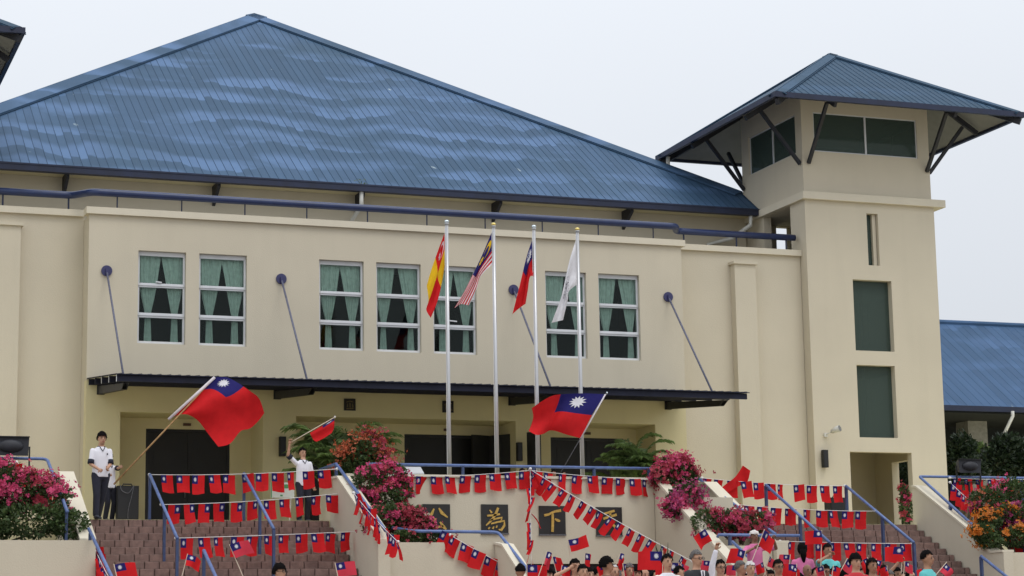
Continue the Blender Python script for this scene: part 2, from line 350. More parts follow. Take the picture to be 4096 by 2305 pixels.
def railing(label, pts, posts, r=.032, group='blue tube handrails', pm='blue_post'):
    t = thing('handrail', label, 'railing', Vector(pts[0]), group)
    MB().tube(pts, r, 10).build('rail', 'blue_rail', t, smooth=True)
    for p, zb in posts: MB().beam(Vector((p[0], p[1], p[2]-r*.6)), (p[0], p[1], zb), .05, .075, up=(0, 1, 0)).build('post', pm, t)
    return t
def bend(a, b, c, rad=.1, n=5):
    """rounded corner at b"""
    a, b, c = Vector(a), Vector(b), Vector(c); p = b+(a-b).normalized()*rad; q = b+(c-b).normalized()*rad
    return [p*(1-t)**2+b*2*t*(1-t)+q*t*t for t in [i/n for i in range(n+1)]]
railing('blue handrail along the top of the podium wall with the plaques', [(12.5, -5.6, 1.17), (18.95, -5.6, 1.17)], [((x, -5.6, 1.17), .95) for x in (12.8, 14.6, 16.2, 17.6, 18.9)])

# right side of the podium: sloping stringer wall with pale coping
w = profwall(18.95, 19.13, [(-5.5, .92), (-5.75, .92), (-9.75, -1.30), (-12.6, -2.85)], -4.3)
o = w.build('stringer_wall', 'planter_wall'); T(o, 'sloping cream wall right of the plaques below the pink bougainvillea', 'wall')
c = MB()
for (ya, za), (yb, zb_) in (((-5.5, .92), (-5.75, .92)), ((-5.75, .92), (-9.75, -1.30)), ((-9.75, -1.30), (-12.6, -2.85))):
    c.add([(18.92, ya, za+.002), (19.16, ya, za+.002), (19.16, yb, zb_+.002), (18.92, yb, zb_+.002), (18.92, ya, za+.07), (19.16, ya, za+.07), (19.16, yb, zb_+.07), (18.92, yb, zb_+.07)],
          [(0, 3, 2, 1), (4, 5, 6, 7), (0, 1, 5, 4), (3, 7, 6, 2), (0, 4, 7, 3), (1, 2, 6, 5)])
c.build('coping', 'cream_cap', o)
# left stair stringer beside podium (flat head, then slope), and the one right of the right bougainvillea
def stringer(label, x0, x1, prof, zb=-4.3):
    o = profwall(x0, x1, prof, zb).build('stringer_wall', 'planter_wall'); T(o, label, 'wall')
    c = MB()
    for (ya, za), (yb, zb_) in zip(prof, prof[1:]):
        c.add([(x0-.025, ya, za+.002), (x1+.025, ya, za+.002), (x1+.025, yb, zb_+.002), (x0-.025, yb, zb_+.002), (x0-.025, ya, za+.05), (x1+.025, ya, za+.05), (x1+.025, yb, zb_+.05), (x0-.025, yb, zb_+.05)],
              [(0, 3, 2, 1), (4, 5, 6, 7), (0, 1, 5, 4), (3, 7, 6, 2), (0, 4, 7, 3), (1, 2, 6, 5)])
    c.build('coping', 'cream_cap', o); return o
stringer('sloping cream wall between the left steps and the podium flowers', 11.74, 11.98, [(-4.6, .88), (-6.05, .83), (-8.75, -.48), (-8.9, -.62)])
stringer('sloping cream wall between the right bougainvillea and the right steps', 20.24, 20.5, [(-4.6, .88), (-5.6, .85), (-8.4, -.62), (-8.9, -.62)])
stringer('sloping cream wall right of the right hand steps', 25.64, 25.88, [(-5.3, .86), (-5.5, .83), (-7.55, -.24), (-8.4, -.80), (-8.9, -.80)])
stringer('sloping cream wall at the far left behind pink bougainvillea', 6.18, 6.43, [(-4.6, .90), (-5.6, .88), (-8.45, -.60)])
# planter boxes
def planter(label, x0, x1, y0, y1, zt, t=.14, zb=-4.32):
    o = thing('planter', label, 'planter', ((x0+x1)/2, (y0+y1)/2, zb))
    MB().box(x0, x1, y0, y0+t, zb, zt).build('front_wall', 'planter_wall', o)
    MB().box(x0, x0+t, y0+t, y1, zb, zt).build('side_wall', 'planter_wall', o); MB().box(x1-t, x1, y0+t, y1, zb, zt).build('side_wall', 'planter_wall', o)
    MB().box(x0+t, x1-t, y0+t, y1, zb, zt-.12).build('soil', 'soil', o); return o
planter('low cream planter box below the left bougainvillea of the podium', 12.0, 14.34, -8.74, -6.0, -.62)
planter('low cream planter box below the right bougainvillea behind the crowd', 19.15, 20.22, -8.74, -6.0, -.67)
planter('low cream planter box at the bottom left corner under bougainvillea', 2.5, 6.40, -8.74, -6.0, -.60)
planter('cream planter box at the far right edge with orange flowers', 25.9, 31.0, -8.74, -6.0, -.80)
planter('upper cream planter left of the podium wall holding tall bougainvillea', 12.0, 13.3, -7.3, -5.82, .05)
planter('upper cream planter right of the podium wall holding red bougainvillea', 19.15, 20.22, -7.0, -4.7, .45)
# low stringers in front of the planters
stringer('short sloping cream wall under the bent blue rail left of the crowd', 14.16, 14.36, [(-8.75, -.66), (-9.2, -.72), (-12.6, -2.75)])

# stair handrails
def flight_rail(label, x, ytop, ztop, n, h0=.9, y_first=None, group='blue stair handrails'):
    """sloping rail with an upright at each end"""
    ya, yb = ytop+.02, ytop-n*RUN+.2; za = ztop+h0; zb_ = ztop-(n-.6)*RISE+h0
    t = railing(label, [(x, ya, za), (x, yb, zb_)], [((x, ya, za), ztop-.0), ((x, (ya*.45+yb*.55), za*.45+zb_*.55), ztop-n*.55*RISE-.1), ((x, yb, zb_), ztop-n*RISE)], group=group)
    return t
flight_rail('blue handrail dividing the upper left steps nearest the loudspeaker', 8.0, -5.45, 0, 10)
flight_rail('blue handrail in the middle of the upper left steps', 9.93, -5.45, 0, 9, .95)
flight_rail('blue handrail dividing the upper right steps nearest the podium', 21.82, -5.45, 0, 10, .86)
flight_rail('blue handrail on the upper right steps in front of the tower entrance', 23.85, -5.45, 0, 10, .86)
flight_rail('short blue handrail on the lower left steps at the bottom edge', 8.0, -10.65, -1.72, 9, .84)
flight_rail('short blue handrail on the lower right steps at the bottom edge', 24.9, -9.2, -1.72, 9, .82)
railing('blue handrail on the sloping wall beside the left bougainvillea of the podium', [(11.86, -4.2, 1.16), (11.86, -5.5, 1.17), (11.86, -8.75, -.30), (11.86, -9.0, -.42)], [((11.86, -5.5, 1.17), .85), ((11.86, -7.2, .42), .2)])
railing('blue handrail on the sloping wall right of the right bougainvillea', [(20.37, -4.75, 1.12), (20.37, -8.6, -.42)], [((20.37, -4.9, 1.05), .85), ((20.37, -7.0, .2), 0)])
railing('blue handrail climbing the far right wall with a level upper run', [(31.5, -5.45, 1.10)]+bend((31.5, -5.45, 1.10), (25.76, -5.45, 1.10), (25.76, -7.8, -.27), .06)+[(25.76, -7.9, -.33)], [((25.76, -6.7, .37), .1), ((28.5, -5.45, 1.1), .5), ((30.5, -5.45, 1.1), .5)])
railing('blue handrail at the far left bending down beside the floodlight', [(3.0, -5.5, 1.18)]+bend((3.0, -5.5, 1.18), (5.94, -5.5, 1.18), (5.94, -8.3, -.05), .14)+[(5.94, -8.3, -.05)], [((4.4, -5.5, 1.18), .3), ((5.94, -8.2, 0), -.7)])
railing('blue handrail running down the bottom left planter corner', [(6.30, -8.55, -.38), (6.30, -11.6, -1.55)], [((6.30, -8.7, -.45), -.62)])
railing('blue handrail above the low planter left of the crowd bending down', [(12.3, -8.0, -.30)]+bend((12.3, -8.0, -.3), (12.55, -8.62, -.40), (14, -8.62, -.40), .15)+bend((12.6, -8.62, -.40), (14.28, -8.62, -.41), (14.28, -10.4, -1.3), .14)+[(14.28, -12.0, -2.1)], [((13.1, -8.62, -.4), -.62), ((14.28, -9.6, -.90), -1.1)])
railing('blue handrail above the low planter right of the podium behind the crowd', [(20.9, -8.66, -.455), (19.05, -8.66, -.445), (19.02, -8.66, -.50)], [((19.3, -8.66, -.45), -.66), ((20.2, -8.66, -.45), -.66)])
railing('short blue handrail sloping down over the wall right of the plaques', [(19.04, -9.3, -.62), (19.04, -11.6, -1.75)], [((19.04, -9.6, -.77), -1.2)])

# ================================================================== SCHOOL HALL
H = thing('school_hall', 'long cream two storey hall with big blue metal pyramid roof and dark canopy', 'building', (15, 5, 0))
WIN = [(8.69, 9.80), (10.11, 11.24), (12.99, 14.09), (14.40, 15.52), (15.83, 16.94), (18.74, 19.83), (20.16, 21.27)]
WZ0, WZ1 = 4.38, 6.54
REC = [(8.33, 11.64), (12.43, 17.90), (18.34, 21.60)]; RZ = 2.79
holes = [(a, b, WZ0, WZ1) for a, b in WIN] + [(a, b, -.01, RZ) for a, b in REC]
MB().slab(7.55, 22.45, 3.5, 7.33, holes[:7], lambda u, v, w: (u, w, v), .30).build('front_wall', 'cream', H, merge=True)
MB().slab(7.55, 22.45, -.01, 3.498, holes[7:], lambda u, v, w: (u, w, v), .30).build('lower_front_wall', 'cream_bounce', H, merge=True)
# bay cornice, returns, wings
MB().box(7.47, 22.53, -.09, .31, 7.332, 7.49).build('cornice', 'cream_cap', H)
MB().box(7.55, 7.85, .302, 1.1, 0, 7.33).box(22.15, 22.45, .302, 1.1, 0, 7.33).build('bay_return', 'cream', H)
MB().box(3.4, 7.548, .75, 1.05, 0, 7.40).build('wing_wall', 'cream', H); MB().box(22.452, 26.24, .75, 1.05, 0, 7.40).build('wing_wall', 'cream', H)
MB().box(3.4, 7.545, .65, 1.06, 7.402, 7.555).build('cornice', 'cream_cap', H); MB().box(22.455, 26.24, .65, 1.06, 7.402, 7.555).build('cornice', 'cream_cap', H)
for a, b in ((5.40, 6.08), (24.18, 24.78)):
    p = MB().box(a, b, .48, .748, 0, 7.06).build('pilaster', 'cream', H); MB().box(a-.05, b+.05, .42, .749, 7.062, 7.135).build('capital', 'cream', p)
MB().box(3.4, 26.2, 1.12, 3.74, 6.95, 7.0).build('flat_roof', 'concrete', H)
MB().box(3.2, 26.2, 3.75, 3.95, 6.9, 9.45).build('clerestory_wall', 'cream', H)
MB().box(3.6, 26.2, 26.6, 26.9, 0, 9.3).box(3.3, 3.58, 1.1, 26.6, 0, 9.3).build('rear_wall', 'cream', H)
# dark room behind the windows
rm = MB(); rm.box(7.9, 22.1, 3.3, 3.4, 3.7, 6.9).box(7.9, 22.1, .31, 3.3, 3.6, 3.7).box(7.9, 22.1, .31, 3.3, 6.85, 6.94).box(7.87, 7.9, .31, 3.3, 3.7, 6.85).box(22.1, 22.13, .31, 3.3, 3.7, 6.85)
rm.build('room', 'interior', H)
# windows
def curtain(x0, x1, z0, z1, y, side, rnd):
    """tied-back drape: full at the head, gathered at the tie, straight tail"""
    W_ = x1-x0; prof = [(0, .0, .485), (.07, .0, .475), (.2, .0, .43), (.36, .015, .38), (.5, .065, .33), (.62, .115, .28), (.69, .135, .255), (.76, .125, .262), (1, .105, .285)]
    j = rnd.uniform(-.04, .035); N = 26; mb = MB(); rows = []
    for f, a, b in prof:
        b2 = b+j*(1-f); row = []
        for i in range(N+1):
            s = i/N; t = a+(b2-a)*s
            amp = .016 if f < .6 else .012
            yy = y + amp*math.sin(s*2*math.pi*6.5+side+math.sin(f*3)*.5) + .012*math.sin(s*17+f*4)
            x = x0+W_*(t+.02*min(1, f*3)+j*f) if side == 0 else x1-W_*(t-.02*min(1, f*3)+j*f)
            row.append((x, yy, z1-(z1-z0)*f))
        rows.append(row)
    vs_ = [p for r_ in rows for p in r_]; fs = [(r_*(N+1)+i, r_*(N+1)+i+1, (r_+1)*(N+1)+i+1, (r_+1)*(N+1)+i) for r_ in range(len(rows)-1) for i in range(N)]
    return mb.add(vs_, fs)
rnd = random.Random(5)
for wi, (a, b) in enumerate(WIN):
    y0, y1 = .10, .17; h = WZ1-WZ0; fw = .05; zt = WZ1-.10; e = .004
    fr = MB(); T1 = zt-.335*(h-.1); T2 = zt-.675*(h-.1)
    fr.box(a+e, a+fw, y0, y1, WZ0+e, WZ1-e).box(b-fw, b-e, y0, y1, WZ0+e, WZ1-e).box(a+fw, b-fw, y0, y1, zt, WZ1-e).box(a+fw, b-fw, y0, y1, WZ0+e, WZ0+.065)
    fr.box(a+fw, b-fw, y0-.012, y1, T1-.05, T1+.05).box(a+fw, b-fw, y0-.012, y1, T2-.055, T2+.055)
    fr.box(a+.02, b-.02, y0-.03, y0-.013, T1-.012, T1+.012).box(a+.02, b-.02, y0-.03, y0-.013, T2-.012, T2+.012)
    w_ = fr.build('window', 'alu', H)
    for za, zb in ((T1+.05, zt), (T2+.055, T1-.05), (WZ0+.065, T2-.055)):
        MB().box(a+fw, b-fw, y0+.025, y0+.031, za, zb).build('pane', 'glass', w_)
    for s in (0, 1): curtain(a+.045, b-.02, WZ0+.01, WZ1-.03, .222, s, rnd).build('curtain', 'curtain', w_, smooth=True)
    if wi in (0, 4): MB().beam((a+.42, .07, T1+.085) if wi == 0 else (a+.35, .07, T2+.16), (a+.56, .07, T1+.07) if wi == 0 else (a+.62, .07, T2+.14), .03, .03).build('handle', 'alu', w_)
# recessed entrances
DOORS = [(9.14, 11.13), (12.95, 14.75), (15.45, 17.55), (19.27, 21.25)]
MB().slab(7.9, 22.1, 0, 2.95, [(a, b, -.01, 2.55) for a, b in DOORS], lambda u, v, w: (u, 1.2+w, v), .15).build('entrance_wall', 'cream_bounce', H, merge=True)
for a, b in ((7.9, 8.33), (11.64, 12.43), (17.90, 18.34), (21.60, 22.1)): MB().box(a, b, .302, 1.198, 0, RZ).build('entrance_jamb', 'cream_bounce', H)
MB().box(7.9, 22.1, .302, 1.198, RZ+.002, 2.95).build('entrance_ceiling', 'cream_in', H)
for a, b in DOORS:
    mid = (a+b)/2; d = MB().box(a+.003, a+.06, 1.22, 1.3, 0, 2.547).box(b-.06, b-.003, 1.22, 1.3, 0, 2.547).box(a+.06, b-.06, 1.22, 1.3, 2.49, 2.547).build('door', 'black', H)
    for x0, x1 in ((a+.06, mid-.004), (mid+.004, b-.06)):
        MB().box(x0, x1, 1.25, 1.29, .01, 2.485).box(x0+.12, x1-.12, 1.243, 1.25, .2, 1.1).box(x0+.12, x1-.12, 1.243, 1.25, 1.25, 2.3).build('leaf', 'black_door', d)
    MB().box(mid-.07, mid-.05, 1.2, 1.245, .95, 1.25).build('handle', 'grey_steel', d)
MB().beam((17.55, .95, 1.27), (18.42, -.30, 1.27), .05, 2.5).build('open_door_leaf', 'black_door', H)
MB().beam((17.03, .75, 1.27), (17.55, .95, 1.27), .05, 2.5).build('open_door_leaf', 'black_door', H)
for x, z, y in ((10.10, 2.66, 1.2), (16.55, 2.67, 1.2), (20.25, 2.66, 1.2)): MB().box(x-.09, x+.09, y-.05, y-.002, z-.03, z+.03).build('door_closer_box', 'brown_cloth', H)
# small square emblem plaques under the canopy
def strokes(parent, ox, oy, oz, size, ss, m='gold', th=.012):
    """brush strokes on a facade-parallel plaque: ss = list of [(x, y, width)...] in 0..1, y down"""
    mb = MB()
    for st in ss:
        P = [Vector((ox+p[0]*size, 0, oz-p[1]*size)) for p in st]; k = len(mb.v); Wd = [p[2]*size/2 for p in st]
        Lp, Rp = [], []
        for i, p in enumerate(P):
            d = (P[min(i+1, len(P)-1)]-P[max(i-1, 0)]).normalized(); nrm = Vector((-d.z, 0, d.x))
            Lp.append(p+nrm*Wd[i]); Rp.append(p-nrm*Wd[i])
        n = len(P); f = []
        for y in (oy-th, oy):
            for q in Lp+Rp: mb.v.append(Vector((q.x, y, q.z)))
        for i in range(n-1):
            f += [(i, i+1, n+i+1, n+i), (2*n+i, 3*n+i, 3*n+i+1, 2*n+i+1), (i, 2*n+i, 2*n+i+1, i+1), (n+i, n+i+1, 3*n+i+1, 3*n+i)]
        f += [(0, n, 3*n, 2*n), (n-1, 3*n-1, 4*n-1, 2*n-1)]
        for q in f: mb.f.append([k+x for x in q]); mb.m.append(0)
    return mb.build('characters', m, parent)
for i, (x, z) in enumerate(((13.585, 3.225), (16.027, 3.235))):
    p = MB().box(x, x+.28, -.03, -.002, z-.28, z).build('emblem_plaque', 'plaque', H)
    ss = [[(.2, .3, .05), (.5, .2, .07), (.8, .28, .05)], [(.3, .42, .06), (.28, .7, .09)], [(.5, .35, .08), (.52, .75, .06)], [(.72, .42, .05), (.76, .72, .09)], [(.2, .84, .07), (.8, .82, .09)]] if i == 0 else \
         [[(.15, .35, .06), (.45, .3, .05)], [(.3, .2, .06), (.3, .8, .08)], [(.55, .25, .07), (.85, .22, .06)], [(.7, .22, .05), (.6, .6, .08)], [(.55, .5, .05), (.85, .82, .08)]]
    strokes(p, x, -.03, z, .28, ss, 'dim_gold', .006)

# canopy, falling slightly outwards, hung on tie rods
CD, CX0, CX1 = -3.75, 7.59, 22.28
def cz(y): return 3.54 + (y/CD)*(-.385)
cp = MB(); cp.add([(CX0-.03, .0-.004, cz(0)), (CX1+.04, -.004, cz(0)), (CX1+.04, CD-.06, cz(CD)), (CX0-.03, CD-.06, cz(CD)), (CX0-.03, -.004, cz(0)-.02), (CX1+.04, -.004, cz(0)-.02), (CX1+.04, CD-.06, cz(CD)-.02), (CX0-.03, CD-.06, cz(CD)-.02)],
       [(0, 1, 2, 3), (4, 7, 6, 5), (0, 3, 7, 4), (1, 5, 6, 2), (2, 6, 7, 3), (0, 4, 5, 1)])
CAN = cp.build('canopy', 'navy_dark', H)
MB().add([(CX0, -.01, cz(0)-.024), (CX1, -.01, cz(0)-.024), (CX1, CD, cz(CD)-.024), (CX0, CD, cz(CD)-.024)], [(0, 1, 2, 3)]).build('bounce_lining', 'bounce_sheet', CAN)  # pale underside sheet added to bounce light onto the wall
for i in range(72):
    x = CX0+.1+i*.205
    if x < CX1: MB().beam((x, -.05, cz(-.05)+.008), (x, CD-.06, cz(CD)+.008), .03, .014).build('sheet_rib', 'grey_steel', CAN)
for k, y in enumerate((CD+.03, CD+.95, CD+1.9, CD+2.8, -.10)):
    MB().box(CX0, CX1, y-.03, y+.03, cz(y)-.16, cz(y)-.028).build('purlin', 'navy_dark', CAN)
for k in range(3):
    y = CD+.95*(k+.0)+.03; MB().box(CX0-.012, CX0-.002, y-.06, y-.03, cz(y)-.17, cz(y)-.02).build('purlin_cap', 'alu', CAN)
RODX = (7.964, 12.061, 17.894, 22.045)
for x in RODX:
    b = MB(); xx = x-.09; yb = CD+.45
    for s in (-.055, .055):
        b.add([(xx+s-.006, -.01, cz(0)-.178), (xx+s+.006, -.01, cz(0)-.178), (xx+s+.006, yb, cz(yb)-.178), (xx+s-.006, yb, cz(yb)-.178), (xx+s-.006, -.01, cz(0)-.36), (xx+s+.006, -.01, cz(0)-.36), (xx+s+.006, yb+.25, cz(yb)-.29), (xx+s-.006, yb+.25, cz(yb)-.29)],
              [(0, 1, 2, 3), (4, 7, 6, 5), (0, 3, 7, 4), (1, 5, 6, 2), (2, 6, 7, 3), (0, 4, 5, 1)])
    b.add([(xx-.06, -.01, cz(0)-.352), (xx+.06, -.01, cz(0)-.352), (xx+.06, yb+.25, cz(yb)-.282), (xx-.06, yb+.25, cz(yb)-.282)], [(0, 1, 2, 3)])
    be = b.build('bracket_beam', 'dark_steel', CAN); MB().box(xx-.1, xx+.1, -.035, -.003, cz(0)-.42, cz(0)-.03).build('wall_plate', 'dark_steel', be) if False else None
    MB().box(xx-.085, xx+.085, -.05, -.003, cz(0)-.375, cz(0)-.05).build('wall_plate', 'dark_steel', CAN)
    rd = MB().tube([(x, -.03, 6.02), (x, -2.42, cz(-2.42)+.0)], .024, 8).build('tie_rod', 'rod_steel', H, smooth=True)
    MB().tube([(x, -.003, 6.02), (x, -.045, 6.02)], .125, 24).build('anchor_disc', 'navy_disc', rd)
    MB().box(x-.03, x+.03, -.10, -.046, 5.93, 6.06).build('clevis', 'navy_disc', rd)

# parapet pipe rail with jogs at the bay corners
pz = 7.87; pts = [(3.5, .86, pz+.06)]+bend((3.5, .86, pz+.06), (7.30, .86, pz+.06), (7.55, .10, pz), .18)+bend((7.30, .86, pz+.06), (7.62, .10, pz), (9, .10, pz), .18)
pts += bend((9, .1, pz), (22.38, .10, pz), (22.7, .86, pz+.05), .18)+bend((22.38, .10, pz), (22.72, .86, pz+.05), (26, .86, pz+.05), .18)+[(26.16, .86, pz+.05)]
rl = MB().tube(pts, .085, 14).build('parapet_rail', 'blue_pipe', H, smooth=True)
for i in range(10): MB().tube([(8.2+1.504*i, .10, 7.49), (8.2+1.504*i, .10, pz-.07)], .016, 6).build('post', 'navy', rl)
for x in (4.2, 5.7, 7.2, 22.94, 24.45, 25.9): MB().tube([(x, .86, 7.555), (x, .86, pz-.02)], .022, 6).build('post', 'navy', rl)

# ------------------------------------------------------------------ main roof: square pyramid of standing-seam sheets
EY, EZ, AX, AY, AZ, HW = 3.0, 9.12, 15.0, 15.26, 17.25, 12.26
sl = (AZ-EZ)/HW
def frontz(y): return EZ+(y-EY)*sl
rf = MB(); cs = [(AX-HW, EY, EZ-.04), (AX+HW, EY, EZ-.04), (AX+HW, EY+2*HW, EZ-.04), (AX-HW, EY+2*HW, EZ-.04)]
rf.add(cs+[(AX, AY, AZ-.04)], [(0, 1, 4), (1, 2, 4), (2, 3, 4), (3, 0, 4)])
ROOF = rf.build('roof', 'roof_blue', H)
def roof_panels(parent, cx, y0, z0, hw, ymax, slope, pitch, m, x_lim=None, rib=(.010, .008), name='roof_sheet', thick=.012):
    """strips running up the front slope of a pyramid, cut by the hips; each with an upstanding seam"""
    n = int(2*hw/pitch)
    for i in range(n):
        xa = cx-hw+i*2*hw/n; xb = xa+2*hw/n
        if x_lim and xa > x_lim: break
        if x_lim: xb = min(xb, x_lim)
        ya = y0+hw-abs(xa-cx); yb = y0+hw-abs(xb-cx)
        f = lambda x, y, d: (x, y-d*slope*.7, z0+(y-y0)*slope+d*.8)
        d = .004
        top = [f(xa, y0, d), f(xb, y0, d), f(xb, yb, d), f(xa, ya, d)]; dn = [f(xa, y0, d-thick), f(xb, y0, d-thick), f(xb, yb, d-thick), f(xa, ya, d-thick)]
        mb = MB().add(top+dn, [(0, 1, 2, 3), (4, 7, 6, 5), (0, 4, 5, 1), (1, 5, 6, 2), (2, 6, 7, 3), (3, 7, 4, 0)])
        if yb > y0+.05:
            a, b = xb-rib[0], xb
            mb.add([f(a, y0, d), f(b, y0, d), f(b, yb, d), f(a, yb, d), f(a, y0, d+rib[1]), f(b, y0, d+rib[1]), f(b, yb, d+rib[1]), f(a, yb, d+rib[1])], [(4, 5, 6, 7), (0, 1, 5, 4), (1, 2, 6, 5), (2, 3, 7, 6), (3, 0, 4, 7)], 1)
        mb.build(name, [m, 'roof_seam'], parent)
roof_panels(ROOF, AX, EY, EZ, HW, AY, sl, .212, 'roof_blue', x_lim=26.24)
def hip_cap(parent, corner, apex, wd, inward, m, t=.035, stop=1.0):
    """folded flashing along a hip: one wing on each slope"""
    c_, a_ = Vector(corner), Vector(apex); e_ = c_+(a_-c_)*stop
    for w_ in inward:
        wv = Vector(w_)*wd; nr = (a_-c_).cross(wv).normalized(); nr = nr if nr.z > 0 else -nr
        lo, hi = nr*.03, nr*(.03+t)
        tip = a_
        q = [c_+lo, c_+wv+lo, tip+wv*.2+lo-Vector((0, 0, .0)), tip+lo]; q2 = [p-lo+hi for p in q]
        MB().add(q+q2, [(0, 3, 2, 1), (4, 5, 6, 7), (0, 1, 5, 4), (1, 2, 6, 5), (2, 3, 7, 6), (3, 0, 4, 7)]).build('hip_flashing', m, parent)
def capstrip(parent, corner, apex, wd, slopev, m, t=.03):
    """constant-width flashing along one hip, lying on the front slope (slopev = horizontal inward direction on that slope)"""
    c_, a_ = Vector(corner), Vector(apex); d = (a_-c_).normalized(); s = Vector(slopev); s = (s-d*s.dot(d)).normalized()*wd
    nr = d.cross(s).normalized(); nr = nr if nr.z > 0 else -nr; lo, hi = nr*.035, nr*(.035+t)
    q = [c_+lo, c_+s+lo, a_+s+lo, a_+lo]; q2 = [p-lo+hi for p in q]
    MB().add(q+q2, [(0, 3, 2, 1), (4, 5, 6, 7), (0, 1, 5, 4), (1, 2, 6, 5), (2, 3, 7, 6), (3, 0, 4, 7)]).build('hip_flashing', m, parent)
    # dark strip standing in for the shadow line along the flashing edge
    e_ = s.normalized()*.035; q = [c_+s+nr*.012, c_+s+e_+nr*.012, a_+s+e_+nr*.012, a_+s+nr*.012]; q2 = [p+nr*.022 for p in q]
    MB().add(q+q2, [(0, 3, 2, 1), (4, 5, 6, 7), (0, 1, 5, 4), (1, 2, 6, 5), (2, 3, 7, 6), (3, 0, 4, 7)]).build('flashing_shadow', 'roof_seam', parent)
ap = Vector((AX, AY, AZ))
capstrip(ROOF, (AX-HW, EY, EZ), ap, .46, (1, 0, 0), 'roof_blue'); capstrip(ROOF, (AX-HW, EY, EZ), ap, .33, (0, 1, 0), 'roof_blue')
# right hip stops where the roof dies into the tower wall (x = 26.24)
hc = Vector((AX+HW, EY, EZ)); hcs = hc+(ap-hc)*((AX+HW-26.24)/HW)
capstrip(ROOF, hcs, ap, .42, (-1, 0, 0), 'roof_blue'); capstrip(ROOF, hcs, ap, .33, (0, 1, 0), 'roof_blue')
gt = MB().box(2.6, 26.22, EY-.16, EY+.03, EZ-.20, EZ-.03).build('gutter', 'navy', H); MB().box(2.6, 26.22, EY-.175, EY-.162, EZ-.06, EZ-.02).build('gutter_lip', 'navy', gt)
MB().box(2.74, 26.2, EY+.04, 3.74, EZ-.12, EZ-.10).build('soffit', 'cream_in', H)
for x in (3.75, 7.5, 11.25, 15.0, 18.75, 22.5):
    MB().add([(x-.04, EY+.1, EZ-.12), (x+.04, EY+.1, EZ-.12), (x+.04, 3.748, EZ-.12), (x-.04, 3.748, EZ-.12), (x-.04, EY+.1, EZ-.25), (x+.04, EY+.1, EZ-.25), (x+.04, 3.748, EZ-.62), (x-.04, 3.748, EZ-.62)],
             [(0, 1, 2, 3), (4, 7, 6, 5), (0, 3, 7, 4), (1, 5, 6, 2), (2, 6, 7, 3), (0, 4, 5, 1)]).build('eave_bracket', 'dark_steel', H)
MB().tube([(14.9, EY-.06, EZ-.2), (14.9, EY-.05, EZ-.55), (14.80, 3.55, EZ-.85), (14.78, 3.68, EZ-1.0), (14.78, 3.68, 7.0)], .055, 10).build('downpipe', 'white_pvc', H, smooth=True)
MB().tube([(25.95, EY-.06, EZ-.2), (25.95, EY-.04, EZ-.45), (25.6, 3.4, EZ-.75), (25.0, 3.68, EZ-.9), (25.0, 3.68, 7.0)], .06, 10).build('downpipe', 'white_pvc', H, smooth=True)
wd = MB()
for i in range(26):
    a = Vector((14.9+random.uniform(-.14, .14), EY-.05+random.uniform(-.05, .05), EZ+random.uniform(-.01, .12))); s = random.uniform(.03, .06); d = Vector((random.uniform(-1, 1), random.uniform(-1, 1), random.uniform(0, 1))).normalized()*s; e = d.orthogonal().normalized()*s*.4
    wd.add([a, a+d*.5+e, a+d, a+d*.5-e], [(0, 1, 2, 3)])
o = wd.build('weed', 'leaf_b'); T(o, 'small green weed sprouting from the hall roof gutter', 'plant')

